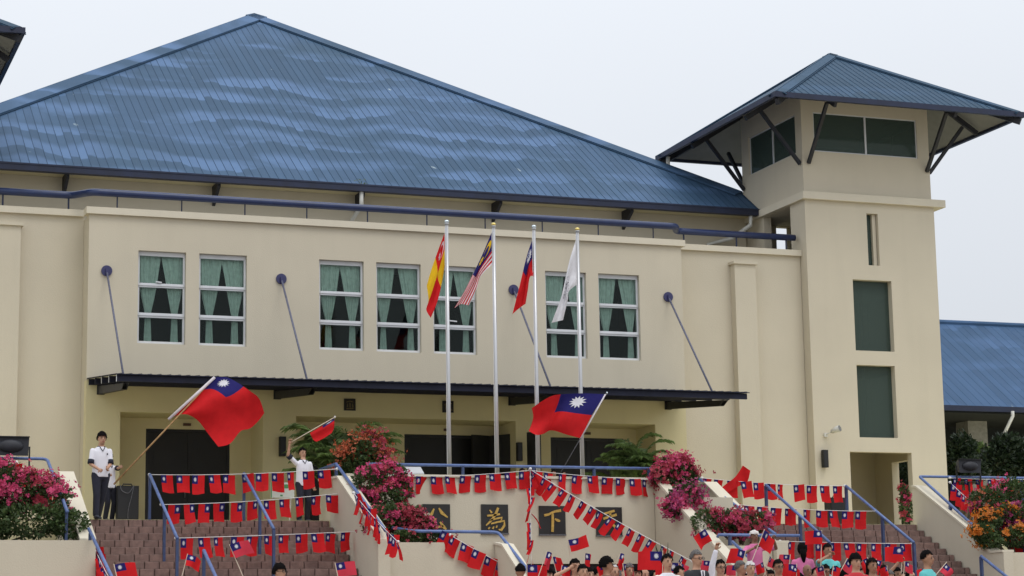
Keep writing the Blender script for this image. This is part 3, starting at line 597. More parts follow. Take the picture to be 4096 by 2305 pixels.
# ================================================================== TOWERS
def tower(x0, x1, y0, y1, rcx, rcy, hw, label, full):
    t = thing('corner_tower', label, 'tower', ((x0+x1)/2, (y0+y1)/2, 0))
    th = .22; ez, az = 11.20, 13.50; sl_ = (az-ez)/hw
    fn = lambda u, v, w: (u, y0+w, v); bn = lambda u, v, w: (u, y1-w, v); ln = lambda u, v, w: (x0+w, u, v); rn = lambda u, v, w: (x1-w, u, v)
    if full:
        pA, pB = atY(3108, 1004, y1-th), atY(3160, 908, y1-th); qA, qB = atY(3570, 2110, y1-th), atY(3632, 1842, y1-th)
        fh = [(28.08, 28.42, 7.2, 8.6), (27.58, 28.74, 4.91, 6.80), (27.58, 28.72, 2.63, 4.53), (27.27, 29.10, -.01, 2.25)]
        bh = [(pA.x, pB.x, 7.9, pB.z)]; rh = [(2.0, 2.84, -.01, 2.22)]; lh = [(1.22, 2.75, 7.0, 8.86)]
    else: fh, bh, lh, rh = [], [], [], []
    ZC = 8.87
    MB().slab(x0, x1, -.01, ZC, fh, fn, th).build('front_wall', 'cream', t, merge=True); MB().slab(x0, x1, -.01, ZC, bh, bn, th).build('back_wall', 'cream', t, merge=True)
    MB().slab(y0+th, y1-th, -.01, ZC, lh, ln, th).build('left_wall', 'cream', t, merge=True); MB().slab(y0+th, y1-th, -.01, ZC, rh, rn, th).build('right_wall', 'cream', t, merge=True)
    MB().box(x0-.10, x1+.30, y0-.12, y1+.1, ZC+.002, ZC+.20).build('cornice', 'cream_cap', t)
    for z in (2.75, 4.75, 6.90): MB().box(x0+th, x1-th, y0+th, y1-th, z-.1, z).build('floor_slab', 'interior' if z > 3 else 'cream_in', t)
    # cabin
    zb, zt, wz0, wz1 = ZC+.202, 12.2, 10.20, 11.27; X0, X1 = x0+.005, x1-.05
    fw_ = [(x0+.36, x1-.40, wz0, wz1)]; sw = [(y0+.38, y1-.45, wz0, wz1)]
    MB().slab(X0, X1, zb, zt, fw_, lambda u, v, w: (u, y0+.02+w, v), .18).build('cabin_front', 'cream', t, merge=True)
    MB().slab(X0, X1, zb, zt, fw_, lambda u, v, w: (u, y1-.02-w, v), .18).build('cabin_back', 'cream', t, merge=True)
    MB().slab(y0+.2, y1-.2, zb, zt, sw, lambda u, v, w: (X0+w, u, v), .18).build('cabin_side', 'cream', t, merge=True)
    MB().slab(y0+.2, y1-.2, zb, zt, sw, lambda u, v, w: (X1-w, u, v), .18).build('cabin_side', 'cream', t, merge=True)
    MB().box(X0+.18, X1-.18, y0+.2, y1-.2, 11.55, 11.65).build('ceiling', 'interior', t)
    def glaz(ax, c, a, b, side):
        mid = (a+b)/2; f_ = MB()
        bx = (lambda p, q, z0, z1, d0, d1: f_.box(p, q, c+d0, c+d1, z0, z1)) if ax == 'x' else (lambda p, q, z0, z1, d0, d1: f_.box(c+d0, c+d1, p, q, z0, z1))
        bx(mid-.025, mid+.025, wz0+.003, wz1-.003, -.03, .03); bx(a+.003, a+.03, wz0+.003, wz1-.003, -.025, .025); bx(b-.03, b-.003, wz0+.003, wz1-.003, -.025, .025); bx(a+.03, b-.03, wz0+.003, wz0+.03, -.025, .025); bx(a+.03, b-.03, wz1-.03, wz1-.003, -.025, .025)
        w_ = f_.build('window', 'alu', t)
        for p, q in ((a+.03, mid-.025), (mid+.025, b-.03)):
            g_ = MB(); (g_.box(p, q, c-.003, c+.003, wz0+.03, wz1-.03) if ax == 'x' else g_.box(c-.003, c+.003, p, q, wz0+.03, wz1-.03)); g_.build('pane', 'glass_green', w_)
    glaz('x', y0+.07, fw_[0][0], fw_[0][1], 0); glaz('x', y1-.07, fw_[0][0], fw_[0][1], 1); glaz('y', X0+.07, sw[0][0], sw[0][1], 0); glaz('y', X1-.07, sw[0][0], sw[0][1], 1)
    if full:
        for a, b, c_, d_ in fh[:3]:
            MB().box(a+.002, b-.002, y0+.19, y0+.197, c_+.002, d_-.002).build('window_glass', 'glass_green', t)
        MB().box(28.5, 28.53, 1.6, 1.75, 2.76, 6.85).build('stair_stringer', 'interior', t)
        MB().box(28.30, 28.40, y0+.1, y0+.19, 7.21, 8.59).build('slit_mullion', 'cream', t)
    # roof
    r_ = MB(); cs = [(rcx-hw, rcy-hw, ez), (rcx+hw, rcy-hw, ez), (rcx+hw, rcy+hw, ez), (rcx-hw, rcy+hw, ez)]; A = (rcx, rcy, az)
    r_.add(cs+[A], [(0, 1, 4), (1, 2, 4), (2, 3, 4), (3, 0, 4)], 0); r_.add([(p[0], p[1], p[2]-.05) for p in cs]+[(A[0], A[1], A[2]-.05)], [(0, 4, 1), (1, 4, 2), (2, 4, 3), (3, 4, 0)], 1)
    rr = r_.build('roof', ['roof_tower', 'soffit'], t)
    if full: roof_panels(rr, rcx, rcy-hw, ez, hw, rcy, sl_, .2, 'roof_tower', rib=(.013, .010))
    for c_, s1, s2 in ((cs[0], (1, 0, 0), (0, 1, 0)), (cs[1], (-1, 0, 0), (0, 1, 0)), (cs[2], (-1, 0, 0), (0, -1, 0)), (cs[3], (1, 0, 0), (0, -1, 0))):
        capstrip(rr, c_, A, .22, s1, 'roof_tower', .02); capstrip(rr, c_, A, .22, s2, 'roof_tower', .02)
        MB().beam(Vector(c_)+Vector((0, 0, -.24))-(Vector(A)-Vector(c_))*.0, Vector(A)+Vector((0, 0, -.24)), .09, .16).build('hip_rafter', 'dark_steel', t)
    gx0, gx1, gy0, gy1 = rcx-hw, rcx+hw, rcy-hw, rcy+hw; gz0, gz1 = ez-.13, ez+.01
    MB().box(gx0-.1, gx1+.1, gy0-.1, gy0-.001, gz0, gz1).build('gutter', 'navy', t); MB().box(gx0-.1, gx1+.1, gy1+.001, gy1+.1, gz0, gz1).build('gutter', 'navy', t)
    MB().box(gx0-.1, gx0-.001, gy0, gy1, gz0, gz1).build('gutter', 'navy', t); MB().box(gx1+.001, gx1+.1, gy0, gy1, gz0, gz1).build('gutter', 'navy', t)
    # purlins round the eaves, carried on raking struts near each corner
    off = 1.12; pzz = ez+(hw-(x1-x0)/2-off)*sl_-.34; ex = .62
    pl = [((x0-ex-off, y0-off), (x1+ex+off, y0-off)), ((x0-ex-off, y1+off), (x1+ex+off, y1+off)), ((x0-off, y0-off-ex), (x0-off, y1+off+ex)), ((x1+off, y0-off-ex), (x1+off, y1+off+ex))]
    for i, (a, b) in enumerate([]): MB().beam((a[0], a[1], pzz+(.07 if i > 1 else 0)), (b[0], b[1], pzz+(.07 if i > 1 else 0)), .07, .12).build('purlin', 'dark_steel', t)
    for xx in (x0+.16, x1-.16):
        MB().beam((xx, y0-.01, 9.85), (xx, y0-off, pzz), .085, .085).build('strut', 'dark_steel', t); MB().beam((xx, y1+.01, 9.85), (xx, y1+off, pzz), .085, .085).build('strut', 'dark_steel', t)
        rz0 = ez+(hw-(rcy-y0+off+.45))*sl_-.24; MB().beam((xx, y0-off-.45, rz0), (xx, y0, rz0+(off+.45)*sl_), .08, .13).build('rafter', 'dark_steel', t)
    for yy in (y0+.14, y1-.14):
        MB().beam((x0-.01, yy, 9.85), (x0-off, yy, pzz), .085, .085).build('strut', 'dark_steel', t); MB().beam((x1+.01, yy, 9.85), (x1+off, yy, pzz), .085, .085).build('strut', 'dark_steel', t)
        rz1 = ez+(hw-(rcx-x0+off+.45))*sl_-.24; rz2 = ez+(hw-(x1-rcx+off+.45))*sl_-.24; MB().beam((x0-off-.45, yy, rz1), (x0, yy, rz1+(off+.45)*sl_), .08, .13).build('rafter', 'dark_steel', t); MB().beam((x1+off+.45, yy, rz2), (x1, yy, rz2+(off+.45)*sl_), .08, .13).build('rafter', 'dark_steel', t)
    if full: MB().tube([(24.75, 5.6, ez-.1), (24.75, 5.62, ez-.5), (24.75, 5.66, ez-.62)], .06, 8).build('downpipe', 'white_pvc', t)
    return t
tower(26.25, 30.15, .40, 3.98, 28.27, 2.32, 3.62, 'cream corner tower with glazed lookout and blue pyramid roof on the right', True)
tower(.25, 4.15, .40, 3.98, 2.12, 2.32, 3.62, 'tower whose dark blue roof corner shows at the top left edge', False)

# ------------------------------------------------------------------ classroom block behind, far right
B = thing('classroom_block', 'low building with blue metal roof and dark open front behind the tower', 'building', (45, 12, 0))
e0, e1 = atY(3790, 1622, 9), atY(4096, 1634, 9); r0, r1 = atY(3774, 1288, 14), atY(4096, 1312, 14)
ezz, rzz = (e0.z+e1.z)/2, (r0.z+r1.z)/2; s2 = (rzz-ezz)/5
rb = MB().add([(30.6, 9, ezz), (70, 9, ezz), (70, 14, rzz), (30.6, 14, rzz), (70, 19, ezz), (30.6, 19, ezz)], [(0, 1, 2, 3), (3, 2, 4, 5)]).build('roof', 'roof_far', B)
for i in range(60):
    x = 30.7+i*.3
    MB().add([(x, 9, ezz+.004), (x+.28, 9, ezz+.004), (x+.28, 14, rzz+.004), (x, 14, rzz+.004), (x+.285, 9, ezz+.012), (x+.3, 9, ezz+.012), (x+.3, 14, rzz+.012), (x+.285, 14, rzz+.012)], [(0, 1, 2, 3), (4, 5, 6, 7), (1, 4, 7, 2)]).build('roof_sheet', 'roof_far', rb)
MB().tube([(30.6, 14, rzz+.03), (70, 14, rzz+.03)], .09, 8).build('ridge_cap', 'roof_far', rb)
MB().box(30.6, 70, 8.88, 8.99, ezz-.16, ezz+.01).build('gutter', 'navy', B)
cA, cB = atY(3872, 1700, 11), atY(3948, 1700, 11); wcol = cB.x-cA.x
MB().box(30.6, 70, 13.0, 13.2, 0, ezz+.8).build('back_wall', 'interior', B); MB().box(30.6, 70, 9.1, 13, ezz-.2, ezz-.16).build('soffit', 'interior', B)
for i in range(6): MB().box(cA.x+i*3.6, cA.x+i*3.6+wcol, 11, 11+wcol, 0, ezz-.21).build('column', 'concrete', B)
for i in range(6):
    x = cA.x+wcol+i*3.6; f_ = MB()
    for q in range(4): f_.box(x+.5+q*.7, x+.55+q*.7, 12.9, 12.96, .9, 2.9)
    for z in (.9, 1.9, 2.85): f_.box(x+.5, x+2.65, 12.9, 12.955, z, z+.05)
    w_ = f_.build('window', 'concrete', B); MB().box(x+.55, x+2.6, 12.97, 12.98, .95, 2.85).build('pane', 'black', w_)
p0, p1 = atY(4050, 1645, 8.7), atY(3984, 1805, 8.7)
o = MB().tube([p0, p0+Vector((0, 0, -.15)), p1], .055, 8).build('drain_pipe', 'white_pvc', smooth=True); T(o, 'pale slanting drain pipe under the eave of the right rear building', 'pipe')

# ================================================================== FLAGS
def crom(P, t):
    """Catmull-Rom through P, t in 0..1"""
    n = len(P)-1; x = min(max(t, 0), 1)*n; i = min(int(x), n-1); f = x-i
    p0, p1, p2, p3 = P[max(i-1, 0)], P[i], P[i+1], P[min(i+2, n)]
    return p1*1.0 + ((p2-p0)*.5)*f + (p0-p1*2.5+p2*2-p3*.5)*f*f + (p1*1.5-p0*.5-p2*1.5+p3*.5)*f*f*f if n > 1 else p1.lerp(p2, f)
def coons(top, bot, left, right):
    top, bot, left, right = ([Vector((p[0], p[1], 0)) for p in q] for q in (top, bot, left, right))
    def fn(u, v):
        a = crom(top, u)*(1-v)+crom(bot, u)*v; b = crom(left, v)*(1-u)+crom(right, v)*u
        c = top[0]*(1-u)*(1-v)+top[-1]*u*(1-v)+bot[0]*(1-u)*v+bot[-1]*u*v
        return a+b-c
    return fn
def star_poly(cu, cv, r, ri, n, asp):
    return [(cu+math.sin(math.pi*i/n)*(r if i % 2 == 0 else ri)*asp, cv-math.cos(math.pi*i/n)*(r if i % 2 == 0 else ri)) for i in range(2*n)]
def emblem(mb, fn, poly, mi, d, center):
    """flat print laid on both sides of a curved cloth"""
    for s in (1, -1):
        def P(u, v):
            p = fn(u, v); e = .01; a = fn(u+e, v)-p; b = fn(u, v+e)-p; n = a.cross(b)
            n = n.normalized() if n.length > 1e-9 else Vector((0, -1, 0))
            return p+n*d*s
        pts = [P(*q) for q in poly]; c = P(*center); n = len(pts)
        mb.add([c]+pts, [(0, 1+i, 1+(i+1) % n) for i in range(n)], mi)
def sun_emblem(mb, fn, mi, asp, cu=.25, cv=.25, r=.17, d=.004):
    emblem(mb, fn, star_poly(cu, cv, r, r*.56, 12, asp), mi, d, (cu, cv))
def cloth_grid(fn, nu, nv, design):
    mb = MB(); vs_ = [fn(i/nu, j/nv) for j in range(nv+1) for i in range(nu+1)]
    for j in range(nv):
        for i in range(nu): mb.f.append([j*(nu+1)+i, j*(nu+1)+i+1, (j+1)*(nu+1)+i+1, (j+1)*(nu+1)+i]); mb.m.append(design((i+.5)/nu, (j+.5)/nv))
    mb.v = [Vector(p) for p in vs_]; return mb
ROC = lambda u, v: 1 if (u < .5 and v < .5) else 0
ROCM = ['flag_red', 'flag_blue', 'flag_white']

# ---- four flagpoles behind the podium rail, with limp flags
POLES = [(14.675, 'chrome_ball'), (15.775, 'gold_ball'), (16.735, 'chrome_ball'), (17.785, 'gold_ball')]
names = ['leftmost flagpole carrying the yellow and red flag', 'second flagpole carrying the red and white striped flag', 'third flagpole carrying the red flag with blue corner', 'rightmost flagpole carrying the white flag with dark writing']
PY = -4.5
for (x, fm), lb in zip(POLES, names):
    p = thing('flagpole', lb, 'flagpole', (x, PY, 0), 'steel flagpoles behind the podium')
    MB().tube([(x, PY, 0), (x, PY, 3), (x, PY, 6.60)], [.050, .043, .036], 14).build('pole', 'steel_pole', p, smooth=True)
    MB().tube([(x, PY, 6.60), (x, PY, 6.625)], .05, 12).build('cap', 'steel_pole', p); MB().ell((x, PY, 6.655), (.055, .055, .04), 14, 8).build('finial', fm, p, smooth=True)
    MB().tube([(x-.055, PY-.02, .8), (x-.05, PY-.02, 6.5)], .006, 4).build('halyard', 'string', p); MB().box(x-.15, x+.15, PY-.15, PY+.15, 0, .05).build('base_plate', 'grey_steel', p)
def zq(p): return (1650+p[0]/2.9, 850+p[1]/2.9)
def limp(name, label, top, bot, left, right, nu, nv, design, mats, extra=None, fold=.05, ph=0.):
    cf = coons([zq(p) for p in top], [zq(p) for p in bot], [zq(p) for p in left], [zq(p) for p in right])
    def fn(u, v):
        q = cf(u, v); dep = fold*math.sin(v*9+u*2.5+ph)*min(1, u*4)+fold*.5*math.sin(v*17-u*5+ph)*min(1, u*3)
        return atY(q.x, q.y, PY-.0+dep)
    mb = cloth_grid(fn, nu, nv, design)
    if extra: extra(mb, fn)
    o = mb.build(name, mats, smooth=True); return T(o, label, 'flag', 'flags hanging limp from the flagpoles')
def cres(mb, fn, cu, cv, r, mi, asp, dy=0.):
    A = [(cu+math.cos(t)*r*asp, cv+math.sin(t)*r) for t in [R(40+i*20) for i in range(15)]]; B = [(cu+.35*r*asp+math.cos(t)*r*.82*asp, cv+math.sin(t)*r*.82) for t in [R(320-i*20) for i in range(15)]]
    for s in (1, -1):
        pts = [(fn(*p), fn(*q)) for p, q in zip(A, B[::-1])]
        vs_ = [];
        for a, b in pts: vs_ += [a+Vector((0, -.006*s, 0)), b+Vector((0, -.006*s, 0))]
        mb.add(vs_, [(2*i, 2*i+2, 2*i+3, 2*i+1) for i in range(len(pts)-1)], mi)
    emblem(mb, fn, star_poly(cu+r*.95*asp, cv, r*.6, r*.3, 7, asp), mi, .006, (cu+r*.95*asp, cv))
limp('limp_flag', 'yellow and red quartered flag hanging from the leftmost pole', [(372, 240), (290, 460), (220, 660), (165, 850)], [(374, 612), (345, 800), (290, 1030), (212, 1225)], [(372, 240), (374, 612)], [(165, 850), (185, 1020), (160, 1130), (212, 1225)], 16, 16,
     lambda u, v: 0 if (u < .42) == (v < .5) else 1, ['flag_red', 'flag_yellow', 'flag_cream'], lambda mb, fn: cres(mb, fn, .17, .24, .15, 2, .75))
def stripes(u, v): return 1 if (u < .47 and v < 8/14) else (0 if int(v*14) % 2 == 0 else 2)
limp('limp_flag', 'red and white striped flag with dark blue corner on the second pole', [(925, 215), (810, 490), (700, 720), (600, 920), (485, 1112)], [(924, 605), (790, 740), (745, 880), (655, 1080)], [(925, 215), (924, 605)], [(485, 1112), (560, 1065), (655, 1080)], 16, 28,
     stripes, ['flag_red', 'flag_blue', 'flag_cream', 'flag_yellow'], lambda mb, fn: cres(mb, fn, .16, .28, .17, 3, .75), ph=1.)
limp('limp_flag', 'red flag with blue corner and white sun on the third pole', [(1402, 280), (1325, 510), (1240, 860), (1158, 1182)], [(1410, 742), (1362, 750), (1338, 900), (1312, 1060)], [(1402, 280), (1410, 742)], [(1158, 1182), (1240, 1110), (1312, 1060)], 16, 16, ROC, ROCM, lambda mb, fn: sun_emblem(mb, fn, 2, .75), ph=2.)
def script(mb, fn):
    rn = random.Random(3)
    for c in range(7):
        for r_ in range(3):
            cu, cv = .34+c*.055, .30+r_*.2
            for k in range(4):
                a = rn.uniform(0, 3.14); l = rn.uniform(.012, .03); du, dv = math.cos(a)*l, math.sin(a)*l*1.8; o_u, o_v = rn.uniform(-.016, .016), rn.uniform(-.05, .05); w_ = .006
                for s in (1, -1):
                    mb.add([fn(cu+o_u-du, cv+o_v-dv)+Vector((0, -.006*s, 0)), fn(cu+o_u+du, cv+o_v+dv)+Vector((0, -.006*s, 0)), fn(cu+o_u+du+w_, cv+o_v+dv+w_*2)+Vector((0, -.006*s, 0)), fn(cu+o_u-du+w_, cv+o_v-dv+w_*2)+Vector((0, -.006*s, 0))], [(0, 1, 2, 3)], 1)
limp('limp_flag', 'white flag with dark handwritten characters on the rightmost pole', [(1905, 290), (1820, 560), (1745, 900), (1712, 1020), (1612, 1282)], [(1914, 832), (1815, 915), (1800, 1020), (1746, 1250)], [(1905, 290), (1914, 832)], [(1612, 1282), (1690, 1262), (1746, 1250)], 16, 16, lambda u, v: 0, ['flag_white', 'ink'], script, ph=3.)

# ---- big waved flags (cloth + staff)
def waved(label, z0, sc, yplane, staff, top, bot, left, right, fold, r=.018, smat='wood', tipmat=None, sleeve=True, ph=0., cant=.5, bulge=0.):
    q = lambda p: (z0[0]+p[0]/sc, z0[1]+p[1]/sc)
    cf = coons(*[[q(p) for p in e] for e in (top, bot, left, right)])
    def fn(u, v):
        c = cf(u, v); d = fold*(math.sin(u*7.5+v*2+ph)*.7+math.sin(u*4-v*5.5+ph)*.5)*min(1, u*3) - bulge*max(0, math.sin(math.pi*(u-.48)/.52))*(1-.3*v)
        return atY(c.x, c.y, yplane+d)
    a, b = atY(*q(staff[0]), yplane), atY(*q(staff[1]), yplane)
    t = thing('waved_flag', label, 'flag', a, 'large flags waved on staffs')
    mb = cloth_grid(fn, 28, 20, lambda u, v: 1 if (u < cant and v < .5) else 0); sun_emblem(mb, fn, 2, .67*cant/.5, cu=cant/2, r=.15, d=.006); mb.build('cloth', ROCM, t, smooth=True)
    MB().tube([a, a.lerp(b, .5), b], [r, r*.9, r*.75], 8).build('staff', smat, t, smooth=True)
    if sleeve:
        h0, h1 = fn(0, 0), fn(0, 1); MB().tube([h1, h0], r*1.7, 8).build('sleeve', 'flag_cream', t, smooth=True)
    if tipmat: MB().ell(b, (r*2.2, r*2.2, r*2.6), 10, 6).build('tip', tipmat, t, smooth=True)
    return t
waved('large red flag with blue corner waved high on a bamboo staff at the left', (300, 1450), 2.417, -5.55, [(375, 1180), (1352, 143)],
      [(1350, 145), (1460, 142), (1570, 195), (1690, 275), (1780, 350), (1830, 490)], [(905, 552), (1000, 508), (1090, 505), (1190, 565), (1280, 680), (1385, 815)], [(1350, 145), (1235, 265), (905, 552)], [(1830, 490), (1770, 570), (1690, 640), (1600, 665), (1500, 785), (1385, 815)], .15)
waved('large red flag on a thin pole before the right hand doors', (2000, 1500), 2.637, -5.2, [(640, 1030), (1128, 190)],
      [(1112, 205), (900, 195), (725, 200), (560, 218), (430, 285), (335, 352)], [(852, 668), (720, 635), (545, 585), (460, 622), (380, 632), (302, 590)], [(1112, 205), (970, 425), (852, 668)], [(335, 352), (350, 430), (335, 510), (302, 590)], .20, r=.010, smat='grey_steel', tipmat='chrome_ball', ph=1.2, bulge=.42)
waved('small red flag raised by the student at the stair head', (1100, 1500), 2.637, -5.0, [(150, 722), (632, 445)],
      [(625, 458), (626, 500), (622, 560), (600, 610)], [(368, 612), (385, 650), (410, 690), (440, 705)], [(625, 458), (500, 535), (368, 612)], [(600, 610), (520, 665), (440, 705)], .03, r=.010, smat='stick', tipmat='cap_white', ph=2., sleeve=False, cant=.22)

# ---- bunting: little printed flags on strings
def bunt_mesh(k, rev):
    rn = random.Random(100+k); sk = rn.uniform(-.06, .08); cu = rn.uniform(-.03, .03); tp = rn.uniform(-.012, .012); w_, h_ = .255, .365
    def fn(u, v):
        x = u*w_ + sk*h_*v*.8; y = .02*math.sin(v*2.6+cu*40)*(1+u)+cu*v*1.2+.012*math.sin(u*5+k)*v; z = -h_*v*(1+.05*math.sin(u*3+k)) - .006*math.sin(u*math.pi)
        return Vector((x, y, z))
    d = (lambda u, v: 1 if u > .55 and v < .45 else 0) if rev else (lambda u, v: 1 if u < .45 and v < .45 else 0)
    mb = cloth_grid(fn, 20, 20, d)
    mb2 = MB(); us = [0, .225, .45, .55, .775, 1]; vs_ = [0, .225, .45, .63, .82, 1]
    for j in range(5):
        for i in range(5):
            mb2.add([fn(us[i], vs_[j]), fn(us[i+1], vs_[j]), fn(us[i+1], vs_[j+1]), fn(us[i], vs_[j+1])], [(0, 1, 2, 3)], d((us[i]+us[i+1])/2, (vs_[j]+vs_[j+1])/2))
    sun_emblem(mb2, fn, 2, .145/.15*.95*(.365/.255)*.75, cu=.775 if rev else .225, cv=.225, r=.135, d=.004)
    me = bpy.data.meshes.new('bunting_flag'); me.from_pydata([tuple(p) for p in mb2.v], [], mb2.f)
    for q in ROCM: me.materials.append(M[q])
    me.polygons.foreach_set('material_index', mb2.m); return me
BM = [bunt_mesh(k, False) for k in range(7)]; BMR = [bunt_mesh(k+7, True) for k in range(4)]
bcount = [0]
def bunting(label, P0, P1, xs, sag=.045, size=1., rev=(), tilt=0., jit=.23, flip=False, ys=None, fold=1., lay=.55):
    """string from P0 to P1; xs = photo x of each flag's leading top corner (or a count)"""
    P0, P1 = Vector(P0), Vector(P1); t = thing('bunting', label, 'bunting', P0, 'strings of little flags')
    S = lambda s: P0.lerp(P1, s)+Vector((0, 0, -sag*4*s*(1-s)))
    MB().tube([S(i/16) for i in range(17)], .0065, 5).build('string', 'string', t)
    for e in (P0, P1): MB().ell(e, (.035, .04, .03), 8, 6).build('knot', 'string', t)
    ts = []
    if isinstance(xs, int): ts = [(i+.5)/xs-.25/xs for i in range(xs)]
    else:
        for x in xs:
            if ys is None:
                a, b = -.2, 1.2; fa = proj(S(a))[0]-x
                for _ in range(30):
                    c = (a+b)/2
                    if (proj(S(c))[0]-x)*fa > 0: a = c
                    else: b = c
                ts.append((a+b)/2)
    d = (P1-P0); ang = math.atan2(d.y, d.x)
    for i, s in enumerate(ts):
        bcount[0] += 1; k = bcount[0]; rn = random.Random(k*7)
        me = BMR[k % 4] if i in rev else BM[k*5 % 7]
        o = link('flag', me, t, S(s)+Vector((0, -.004, -.004)))
        drop = (S(min(s+.02, 1))-S(s)); sl_ = math.atan2(drop.z, math.hypot(drop.x, drop.y)) if drop.length > 0 and not flip else 0
        o.rotation_euler = (rn.uniform(-jit, jit)*.6, -sl_*lay+rn.uniform(-.085, .085)+tilt, ang+rn.uniform(-jit, jit)*1.6); o.scale = (size*rn.uniform(.92, 1.06)*fold*(.62 if rn.random() < .1 else 1), size, size*rn.uniform(.95, 1.05))
    return t
def z3(x): return 300+x/2.147
def z5(x): return 1400+x/2.862
def z7(x): return 2100+x/3.22
def z8(x): return 2700+x/2.636
def zA(x): return 2600+x/4.084
def zB(x): return 3100+x/4.084
bunting('top string of little flags across the upper left steps', atX(598, 1899, 8.0), atX(1348, 1876, 11.82), [z3(x) for x in (737, 872, 1007, 1147, 1272, 1432, 1552, 1687, 1822, 1952, 2082)])
bunting('second string of little flags across the left steps, first six reversed', atX(645, 2019, 8.0), atX(1366, 1973, 11.82), [z3(x) for x in (802, 937, 1062, 1187, 1342, 1487, 1622, 1757, 1892, 2032, 2152, 2292)], rev=range(6))
bunting('third string of little flags across the left steps at rail foot', atX(703, 2153, 8.0), atX(1482, 2124, 12.1), [z3(x) for x in (907, 1060, 1197, 1342, 1477, 1622, 1747, 1892, 2027, 2162, 2287, 2417)], sag=.01)
bunting('string of little flags running down the rail beside the left bougainvillea', atX(1414, 1972, 11.66), atX(1592, 2168, 11.66), 15, sag=.04, jit=.45, lay=.2)
kn = atY(2112, 1874, -5.72)
bunting('left half of the flag string along the podium wall top', atY(1580, 1903, -5.82), kn+Vector((0, -.1, -.05)), [z5(x) for x in (580, 752, 927, 1092, 1262, 1427, 1592, 1767, 1932)], sag=.05)
bunting('right half of the flag string along the podium wall top', kn+Vector((0, -.1, -.05)), atY(2606, 1918, -5.82), [z7(x) for x in (90, 250, 440, 610, 800, 990, 1165, 1345, 1520)], sag=.03)
bunting('diagonal flag string from the podium knot down to the crowd', kn+Vector((0, -.12, -.03)), atX(2770, 2246, 18.5), [z7(x) for x in (120, 230, 340, 470, 590, 720, 840, 945, 1085, 1200, 1340, 1470, 1600, 1755, 1870, 2015)], sag=.05, jit=.3, tilt=.10, fold=.64, lay=1.)
bunting('bunched flag string hanging straight down from the podium knot', kn+Vector((0, -.14, -.02)), atY(2126, 2330, -6.6), 13, sag=.0, jit=.9, fold=.40, flip=True)
bunting('slanting flag string on the low planter left of the crowd', atY(1800, 2140, -8.80), atY(2062, 2282, -8.95), [z5(x) for x in (1055, 1150, 1280, 1415, 1555, 1690, 1820)], sag=.02, tilt=.12)
bunting('string of little flags down the bottom left planter corner', atX(368, 2167, 6.47), atX(440, 2318, 6.47), 11, sag=.03, jit=.5, lay=.2)
bunting('flag string on the far left rail behind the floodlight', atY(-40, 1842, -5.62), atY(60, 1850, -5.62), 3); bunting('flag string sloping down the far left rail', atX(66, 1848, 5.60), atX(232, 1965, 5.86), 6, sag=.02, jit=.3)
bunting('top string of little flags across the upper right steps', atX(2808, 1912, 20.40), atX(3378, 1944, 23.85), [z8(x) for x in (292, 412, 547, 690, 822, 962, 1087, 1247, 1387, 1522, 1662)], tilt=-.06)
bunting('second string of little flags across the right steps', atX(2900, 2014, 20.40), atX(3504, 2045, 23.85), [zA(x) for x in (1110, 1312, 1532, 1747, 1972, 2202)]+[zB(x) for x in (162, 457, 672, 882, 1097, 1312)], tilt=-.04)
bunting('third string of little flags across the right steps behind the crowd', atX(3120, 2165, 21.0), atX(3648, 2175, 23.85), [zB(x) for x in (215, 435, 657, 880, 1120, 1345, 1570, 1800, 2035)], sag=.01)
bunting('string of little flags down the far right wall above orange flowers', atX(3800, 1930, 25.98), atX(4110, 2190, 26.6), 14, sag=.06, jit=.45, lay=.3)
bunting('flag string along the level far right rail', atY(3800, 1912, -5.5), atY(4120, 1918, -5.5), 7, sag=.02, size=.8)

# ---- plaques with gold characters, read right to left
CH = {
 'gong': [[(.40, .16, .05), (.32, .34, .10), (.14, .52, .05)], [(.58, .14, .05), (.68, .30, .12), (.90, .46, .04)], [(.46, .50, .09), (.36, .70, .08), (.24, .86, .08), (.50, .80, .07), (.74, .76, .06)], [(.62, .62, .06), (.76, .80, .11), (.84, .88, .06)]],
 'wei': [[(.30, .20, .04), (.38, .30, .07)], [(.62, .12, .08), (.52, .34, .09), (.34, .58, .07), (.16, .74, .04)], [(.20, .40, .06), (.46, .38, .07), (.68, .34, .06)], [(.30, .56, .05), (.54, .50, .06), (.76, .46, .06), (.72, .58, .06)], [(.34, .68, .05), (.58, .62, .06), (.84, .58, .07), (.84, .74, .08), (.72, .90, .09), (.62, .88, .04)], [(.24, .86, .06), (.30, .80, .04)], [(.40, .86, .06), (.45, .78, .04)], [(.54, .82, .06), (.57, .74, .04)]],
 'xia': [[(.18, .34, .09), (.36, .30, .08), (.58, .20, .08), (.82, .16, .10)], [(.50, .28, .08), (.50, .55, .10), (.48, .92, .09)], [(.58, .46, .05), (.70, .52, .10), (.78, .54, .05)]],
 'tian': [[(.30, .24, .07), (.52, .18, .08), (.70, .13, .08)], [(.26, .42, .08), (.52, .34, .08), (.78, .27, .09)], [(.54, .20, .07), (.50, .50, .09), (.38, .74, .08), (.20, .92, .05)], [(.52, .46, .06), (.66, .66, .09), (.86, .86, .11)]]}
